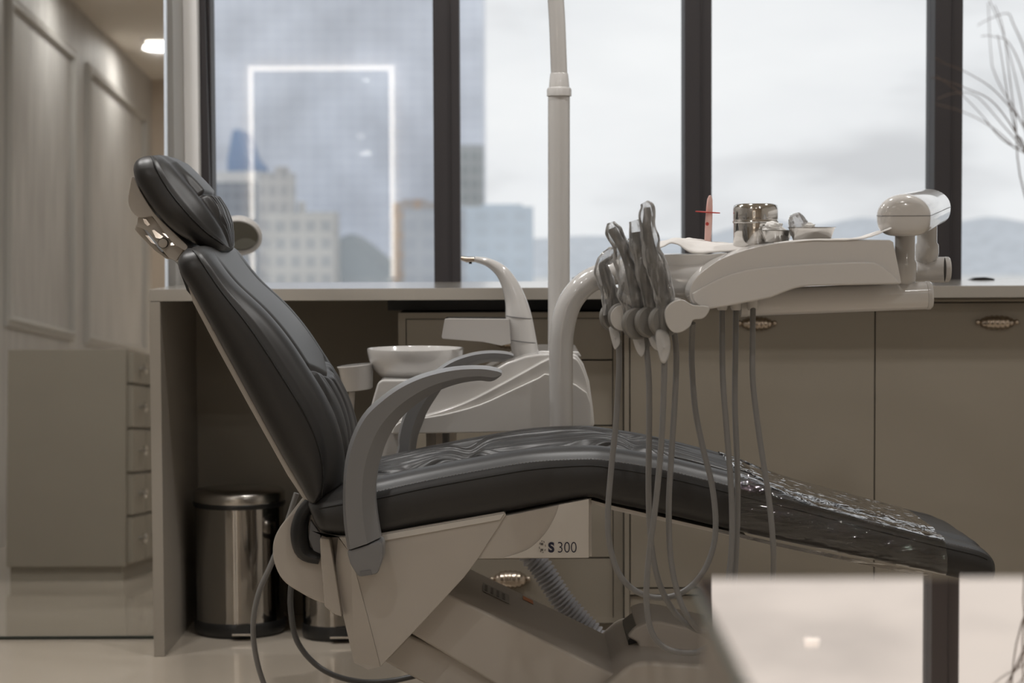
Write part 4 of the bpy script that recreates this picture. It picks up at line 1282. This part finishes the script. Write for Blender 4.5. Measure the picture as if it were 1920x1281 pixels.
inst = [
    # name, label, handpiece path (px,py,Y), radii px, sleeve path, sleeve radii, tail
    ('air_water_syringe', 'angled air-water syringe in a clear sleeve, leftmost of the wrapped handpieces',
     [(1156, 472, 3.24), (1147, 482, 3.24), (1133, 492, 3.24), (1131, 500, 3.24), (1140, 530, 3.24), (1150, 560, 3.24), (1152, 590, 3.24), (1156, 630, 3.24)], [3, 3.5, 5, 9, 11, 11.5, 12, 8],
     [(1183, 451, 3.24), (1165, 466, 3.24), (1140, 482, 3.24), (1128, 494, 3.24), (1132, 515, 3.24), (1142, 550, 3.24), (1146, 590, 3.24)], [5, 10, 14, 12, 16, 16, 13]),
    ('low_speed_handpiece', 'thick grey handpiece bent at its tip in a clear sleeve, beside the angled syringe',
     [(1147, 428, 3.20), (1152, 438, 3.20), (1165, 460, 3.20), (1179, 490, 3.20), (1190, 530, 3.20), (1198, 570, 3.20), (1205, 600, 3.20), (1212, 650, 3.20)], [8, 9, 9, 11, 13.5, 14, 13, 8],
     [(1145, 417, 3.20), (1150, 432, 3.20), (1161, 458, 3.20), (1172, 488, 3.20), (1181, 530, 3.20), (1187, 570, 3.20), (1199, 600, 3.20)], [7, 15, 17, 20, 24, 23, 17]),
    ('scaler_handpiece', 'straight grey handpiece in a clear sleeve with an empty flat tip, third wrapped handpiece',
     [(1193, 435, 3.18), (1197, 460, 3.18), (1203, 490, 3.18), (1213, 530, 3.18), (1222, 570, 3.18), (1226, 600, 3.18), (1232, 650, 3.18)], [9, 10, 11.5, 12.5, 13, 12, 8],
     [(1188, 414, 3.18), (1193, 432, 3.18), (1199, 465, 3.18), (1207, 500, 3.18), (1217, 545, 3.18), (1224, 590, 3.18)], [10, 14, 16, 17, 18, 15]),
    ('high_speed_handpiece', 'tallest grey metal handpiece in a clear sleeve, closest to the tray',
     [(1213, 389, 3.15), (1214, 402, 3.15), (1213, 425, 3.15), (1219, 465, 3.15), (1229, 500, 3.15), (1241, 535, 3.15), (1247, 565, 3.15), (1242, 600, 3.15), (1246, 650, 3.15)], [6.5, 7.5, 8.5, 11, 14, 15.5, 14, 12, 8],
     [(1207, 380, 3.15), (1213, 392, 3.15), (1214, 420, 3.15), (1222, 465, 3.15), (1231, 500, 3.15), (1243, 545, 3.15), (1247, 575, 3.15)], [8, 13, 15, 17, 20, 20, 16]),
]
tails = [[(1142, 614), (1158, 618), (1163, 640), (1156, 653), (1150, 651)],
         [(1184, 620), (1203, 622), (1209, 645), (1207, 664), (1200, 668), (1190, 650)],
         [(1214, 620), (1230, 622), (1238, 642), (1236, 657), (1228, 656), (1218, 642)],
         [(1230, 620), (1250, 622), (1257, 645), (1254, 668), (1246, 681), (1238, 676), (1231, 650)]]
instr_objs = []
for q, (nm, lbl, hp_, hr_, sp_, sr_) in enumerate(inst):
    base = P(hp_[-1][0], hp_[-1][1], hp_[-1][2])
    r = empty(nm, base, lbl, 'dental handpiece')
    Y_ = hp_[0][2]
    MB().tube([P(a, b, y) for a, b, y in hp_], [z * Y_ / F for z in hr_], 20, res=5).build('handpiece_body', M['handpiece'], r, smooth=60)
    sleeve_mesh(sp_, sr_, q + 1, Y_).build('plastic_sleeve', M['sleeve'], r, smooth=80)
    tl = tails[q]
    po = XZ(tl, Y_ - .006)
    tv = []
    n_ = len(po)
    cx_ = sum(p[0] for p in po) / n_; cz_ = sum(p[1] for p in po) / n_
    ring = smooth_poly(po, 4)
    vv = []; ff = []
    RN = 6
    for s_ in range(RN + 1):
        for (x, z) in ring:
            t = s_ / RN
            xx = cx_ + (x - cx_) * t; zz = cz_ + (z - cz_) * t
            vv.append((xx, Y_ - .016 + .006 * t + .003 * noise.noise(Vector((xx * 120, q, zz * 60))), zz))
    nr = len(ring)
    ff = [(s_ * nr + i, s_ * nr + (i + 1) % nr, (s_ + 1) * nr + (i + 1) % nr, (s_ + 1) * nr + i) for s_ in range(RN) for i in range(nr)]
    o = mesh('sleeve_tail', vv, ff, M['flap'], r, smooth=80)
    md = o.modifiers.new('th', 'SOLIDIFY'); md.thickness = .003

# ---- hoses: each loops from a handpiece down and back to the tray
hoses = [
    ('grey instrument hose forming the smallest loop, from the leftmost syringe to the tray grip',
     [(1160, 640, 3.24), (1161, 690, 3.24), (1155, 790, 3.24), (1146, 880, 3.24), (1140, 960, 3.24), (1143, 1020, 3.24), (1160, 1075, 3.24), (1190, 1107, 3.24), (1230, 1121, 3.24), (1275, 1113, 3.24), (1312, 1082, 3.24), (1335, 1035, 3.24), (1342, 980, 3.24), (1335, 910, 3.24), (1318, 840, 3.24), (1304, 770, 3.24), (1298, 700, 3.24), (1297, 650, 3.24), (1299, 606, 3.22)]),
    ('grey instrument hose hanging straight down second from the left in front of the seat',
     [(1212, 650, 3.20), (1217, 720, 3.19), (1217, 820, 3.19), (1216, 920, 3.19), (1220, 1010, 3.20), (1232, 1080, 3.21), (1253, 1130, 3.22), (1282, 1166, 3.23), (1320, 1185, 3.24), (1355, 1165, 3.24), (1374, 1110, 3.24), (1381, 1020, 3.24), (1383, 900, 3.24), (1378, 760, 3.24), (1379, 660, 3.24), (1380, 572, 3.26)]),
    ('grey instrument hose crossing another above the lowest loop in front of the chair base',
     [(1246, 650, 3.15), (1245, 720, 3.15), (1240, 830, 3.15), (1229, 950, 3.16), (1217, 1040, 3.17), (1212, 1120, 3.17), (1220, 1180, 3.17), (1240, 1210, 3.17), (1270, 1223, 3.17), (1310, 1222, 3.18), (1345, 1190, 3.20), (1362, 1110, 3.22), (1372, 1020, 3.22), (1371, 920, 3.22), (1362, 800, 3.22), (1355, 700, 3.22), (1354, 572, 3.25)]),
    ('grey instrument hose hanging rightmost from the handpieces down behind the table',
     [(1262, 612, 3.20), (1268, 660, 3.20), (1266, 740, 3.20), (1259, 850, 3.20), (1254, 950, 3.20), (1257, 1040, 3.20), (1270, 1110, 3.20), (1292, 1160, 3.20), (1330, 1195, 3.27), (1390, 1200, 3.27), (1430, 1160, 3.26), (1447, 1100, 3.25), (1450, 1030, 3.21), (1441, 930, 3.21), (1424, 820, 3.22), (1412, 720, 3.22), (1411, 650, 3.22), (1412, 568, 3.25)]),
]
for lbl, pts in hoses:
    o = MB().tube([P(a, b, y) for a, b, y in pts], 5.6 * 3.2 / F, 12, res=6).build('instrument_hose', M['hose'], smooth=60)
    tag(o, lbl, 'hose', 'instrument hoses')
for px_ in (1354, 1380, 1411):
    a = P(px_, 562, 3.25)
    MB().lathe([(.0085, 0), (.0085, .012), (.007, .016)], a, (0, 0, -1), 18).build('hose_socket', M['white'], tray)

# corrugated suction hose
ch = [P(992, 1035, 4.15), P(1012, 1060, 4.15), P(1034, 1095, 4.15), P(1056, 1128, 4.15), P(1085, 1162, 4.15), P(1120, 1200, 4.15), P(1150, 1250, 4.15), P(1170, 1320, 4.15)]
ch = [P(985, 980, 4.15)] + ch
pv, _ = resample(ch, [1] * len(ch), 40)
L2 = [0]
for i in range(1, len(pv)): L2.append(L2[-1] + (pv[i] - pv[i - 1]).length)
ds = .0011; pn = []; kk_ = 0
for i in range(int(L2[-1] / ds)):
    d = i * ds
    while L2[kk_ + 1] < d: kk_ += 1
    pn.append(pv[kk_].lerp(pv[kk_ + 1], (d - L2[kk_]) / (L2[kk_ + 1] - L2[kk_])))
pv = pn
rr = [(.0215 + .0024 * sin(i * 2 * pi / 8)) for i in range(len(pv))]
pv2, rr2 = [], []
o = MB().tube(pv, rr, 24).build('suction_hose', M['corr'], smooth=60)
tag(o, 'thick ribbed grey suction hose behind the lift arm', 'hose')

# cables at the left of the chair base
o = MB().tube([P(556, 925, 3.98), P(540, 975, 3.98), P(512, 1050, 3.98), (P(486, 1110, 3.98)), P(475, 1165, 3.98), P(478, 1220, 3.98), P(492, 1275, 3.98), P(520, 1340, 3.98), P(560, 1362, 3.98), P(700, 1362, 3.98)], .0052, 12, res=6).build('power_cable', M['hose'], smooth=60)
tag(o, 'grey cable hanging in front of the tall steel bin', 'cable')
o = MB().tube([P(552, 1060, 3.98), P(545, 1110, 3.98), P(546, 1150, 3.98), P(556, 1200, 3.98), P(585, 1240, 3.98), P(625, 1266, 3.98), P(680, 1279, 3.98), P(740, 1276, 3.98), P(800, 1262, 3.98)], .0055, 12, res=6).build('foot_control_cable', M['darkhose'], smooth=60)
tag(o, 'dark grey cable curving in front of the small steel bin', 'cable')

# ================================================================== FOREGROUND TABLE AND GRASS
TBZ = .725
Yt1 = 1.215
def tabpt(px, Y): return P(px, 900, Y).x
tb = empty('side_table', (.5, .95, 0), 'mirror-topped table at the lower right foreground, its top reflecting the window', 'table')
xl = (1303 - 960) / F * Yt1
MB().box(xl, .95, .55, Yt1, TBZ - .004, TBZ).build('table_top', M['tableglass'], tb, smooth=0)
MB().box(xl - .0008, .951, .549, Yt1 + .0008, TBZ - .010, TBZ - .0042).build('glass_edge', M['tableedge'], tb, smooth=0)
MB().box(xl + .004, .945, .555, Yt1 - .004, .06, TBZ - .0104).build('table_body', M['tableside'], tb, smooth=0)
MB().box(xl + .03, .92, .58, Yt1 - .03, 0, .06).build('plinth', M['black'], tb, smooth=0)

vz = Vector((.70, 2.30, 0))
vase = empty('dried_grass_vase', vz, 'floor vase of thin dried grass stems arching in from the right edge', 'plant')
MB().lathe([(.0, 0), (.06, .0), (.065, .008), (.075, .20), (.06, .50), (.034, .68), (.040, .74), (.034, .74), (.028, .68), (0, .60)], vz, seg=36).build('vase', M['cover'], vase, smooth=50)
blades = [
    [(1935, 800), (1925, 560), (1905, 300), (1870, 150), (1858, 100), (1853, 5)],
    [(1960, 800), (1950, 500), (1925, 260), (1905, 150), (1880, 60), (1855, 0)],
    [(1950, 700), (1930, 420), (1902, 210), (1882, 60), (1865, 10)],
    [(1955, 700), (1932, 330), (1900, 230), (1875, 90), (1870, 65)],
    [(1990, 700), (1960, 350), (1930, 130), (1900, 45), (1887, 25), (1850, 38), (1833, 48)],
    [(2000, 700), (1970, 380), (1930, 180), (1895, 85), (1860, 68), (1840, 68)],
    [(1980, 700), (1950, 340), (1915, 300), (1880, 262), (1840, 215), (1800, 175), (1755, 142)],
    [(1985, 700), (1945, 330), (1905, 250), (1860, 190), (1810, 165), (1775, 152), (1745, 145)],
    [(1990, 720), (1950, 340), (1900, 275), (1850, 232), (1800, 208), (1755, 195)],
    [(2000, 720), (1960, 360), (1925, 305), (1885, 240), (1830, 180), (1790, 175), (1758, 185)],
    [(2000, 700), (1965, 330), (1930, 250), (1870, 175), (1820, 140), (1770, 118), (1752, 108)],
]
for q, bl in enumerate(blades):
    yy = 2.18 + .07 * (q % 4)
    px_ = [Vector((vz.x, vz.y, .66))] + [P(max(a, 1940) if b > 285 else a, b, yy) for a, b in bl[1:]]
    n_ = len(px_)
    MB().tube(px_, [max(.0004, .0011 * (1 - i / n_)) for i in range(n_)], 6, res=6).build('grass_stem', M['grass'], vase, smooth=60)

# ================================================================== OUTSIDE (haze is put into the pale colours, no fog)
def build_out(nm, x0, x1, ytop, Y, col, dark, sx, sz, label, dep=None, gx=.35, gz=.4, zb=-60, cat='building', extra=None):
    a = P(x0, 400, Y).x; b = P(x1, 400, Y).x; zt = P(x0, ytop, Y).z
    m_ = facade(nm + '_facade', col, dark, sx, sz, gx, gz)
    mb = MB().box(a, b, Y, Y + (dep or (b - a)), zb, zt)
    if extra:
        for (e0, e1, et) in extra:
            mb.box(P(e0, 400, Y).x, P(e1, 400, Y).x, Y + 1, Y + (b - a) * .6, zt - .5, P(e0, et, Y).z)
    o = mb.build(nm, m_, smooth=0)
    return tag(o, label, cat)
struct(MB().box(-4000, 4000, 60, 4500, -62, -60).build('terrain', mat('hazy_ground', (0.75, 0.75, 0.74), 1.0), smooth=0))
build_out('glass_tower', 250, 907, -700, 420, (.84, .88, .96), (.78, .82, .91), 2.4, 1.9, 'huge pale blue glass tower filling the left window panes', dep=40, gx=.2, gz=.25)
build_out('stone_tower', 488, 549, 324, 300, (.62, .61, .60), (.50, .50, .51), 1.6, 2.4, 'stepped beige high-rise block behind the round mirror, left of the trees', extra=[(515, 540, 312)])
build_out('apartment_block', 500, 626, 398, 240, (.62, .61, .59), (.48, .49, .50), 1.7, 2.0, 'grey apartment block with rows of windows in the left pane', extra=[(556, 566, 378)])
build_out('brick_block', 735, 818, 380, 260, (.56, .44, .36), (.50, .47, .46), 2.6, 2.4, 'orange-brown building at the right of the first window pane', gx=.3, gz=.2, extra=[(752, 800, 374)])
build_out('grey_block', 757, 870, 392, 235, (.46, .49, .53), (.42, .45, .50), 2.0, 2.0, 'slate grey building face in front of the orange-brown one', dep=6)
build_out('dark_block', 850, 907, 272, 400, (.48, .50, .51), (.38, .41, .42), 1.8, 2.6, 'dark tower foot just right of the first mullion', dep=10)
build_out('pale_blue_block', 830, 1000, 388, 250, (.68, .76, .84), (.64, .71, .78), 2.2, 1.8, 'pale blue office building between the first mullion and the pole', extra=[(905, 980, 383)])
o = MB().prism(XZ([(424, 1070), (426, 300), (436, 245), (446, 242), (462, 290), (478, 310), (478, 1070)], 380), 380, 400).build('blue_reflection_block', facade('blue_reflection_colour', (.26, .36, .54), (.23, .33, .51), 3, 3, .8, .8), smooth=0)  # added block standing in for a blue reflection in the window glass
tag(o, 'added blue slanted block standing in for a reflection at the left edge of the first window pane', 'building')
build_out('white_roofed_block', 392, 492, 322, 330, (.80, .80, .80), (.74, .74, .75), 3, 3, 'white band of a low block beneath the blue reflection block', dep=10)
build_out('slate_block', 392, 470, 342, 315, (.33, .36, .41), (.26, .29, .33), 1.6, 1.8, 'dark slate building with white parapet below the blue reflection block', dep=8)


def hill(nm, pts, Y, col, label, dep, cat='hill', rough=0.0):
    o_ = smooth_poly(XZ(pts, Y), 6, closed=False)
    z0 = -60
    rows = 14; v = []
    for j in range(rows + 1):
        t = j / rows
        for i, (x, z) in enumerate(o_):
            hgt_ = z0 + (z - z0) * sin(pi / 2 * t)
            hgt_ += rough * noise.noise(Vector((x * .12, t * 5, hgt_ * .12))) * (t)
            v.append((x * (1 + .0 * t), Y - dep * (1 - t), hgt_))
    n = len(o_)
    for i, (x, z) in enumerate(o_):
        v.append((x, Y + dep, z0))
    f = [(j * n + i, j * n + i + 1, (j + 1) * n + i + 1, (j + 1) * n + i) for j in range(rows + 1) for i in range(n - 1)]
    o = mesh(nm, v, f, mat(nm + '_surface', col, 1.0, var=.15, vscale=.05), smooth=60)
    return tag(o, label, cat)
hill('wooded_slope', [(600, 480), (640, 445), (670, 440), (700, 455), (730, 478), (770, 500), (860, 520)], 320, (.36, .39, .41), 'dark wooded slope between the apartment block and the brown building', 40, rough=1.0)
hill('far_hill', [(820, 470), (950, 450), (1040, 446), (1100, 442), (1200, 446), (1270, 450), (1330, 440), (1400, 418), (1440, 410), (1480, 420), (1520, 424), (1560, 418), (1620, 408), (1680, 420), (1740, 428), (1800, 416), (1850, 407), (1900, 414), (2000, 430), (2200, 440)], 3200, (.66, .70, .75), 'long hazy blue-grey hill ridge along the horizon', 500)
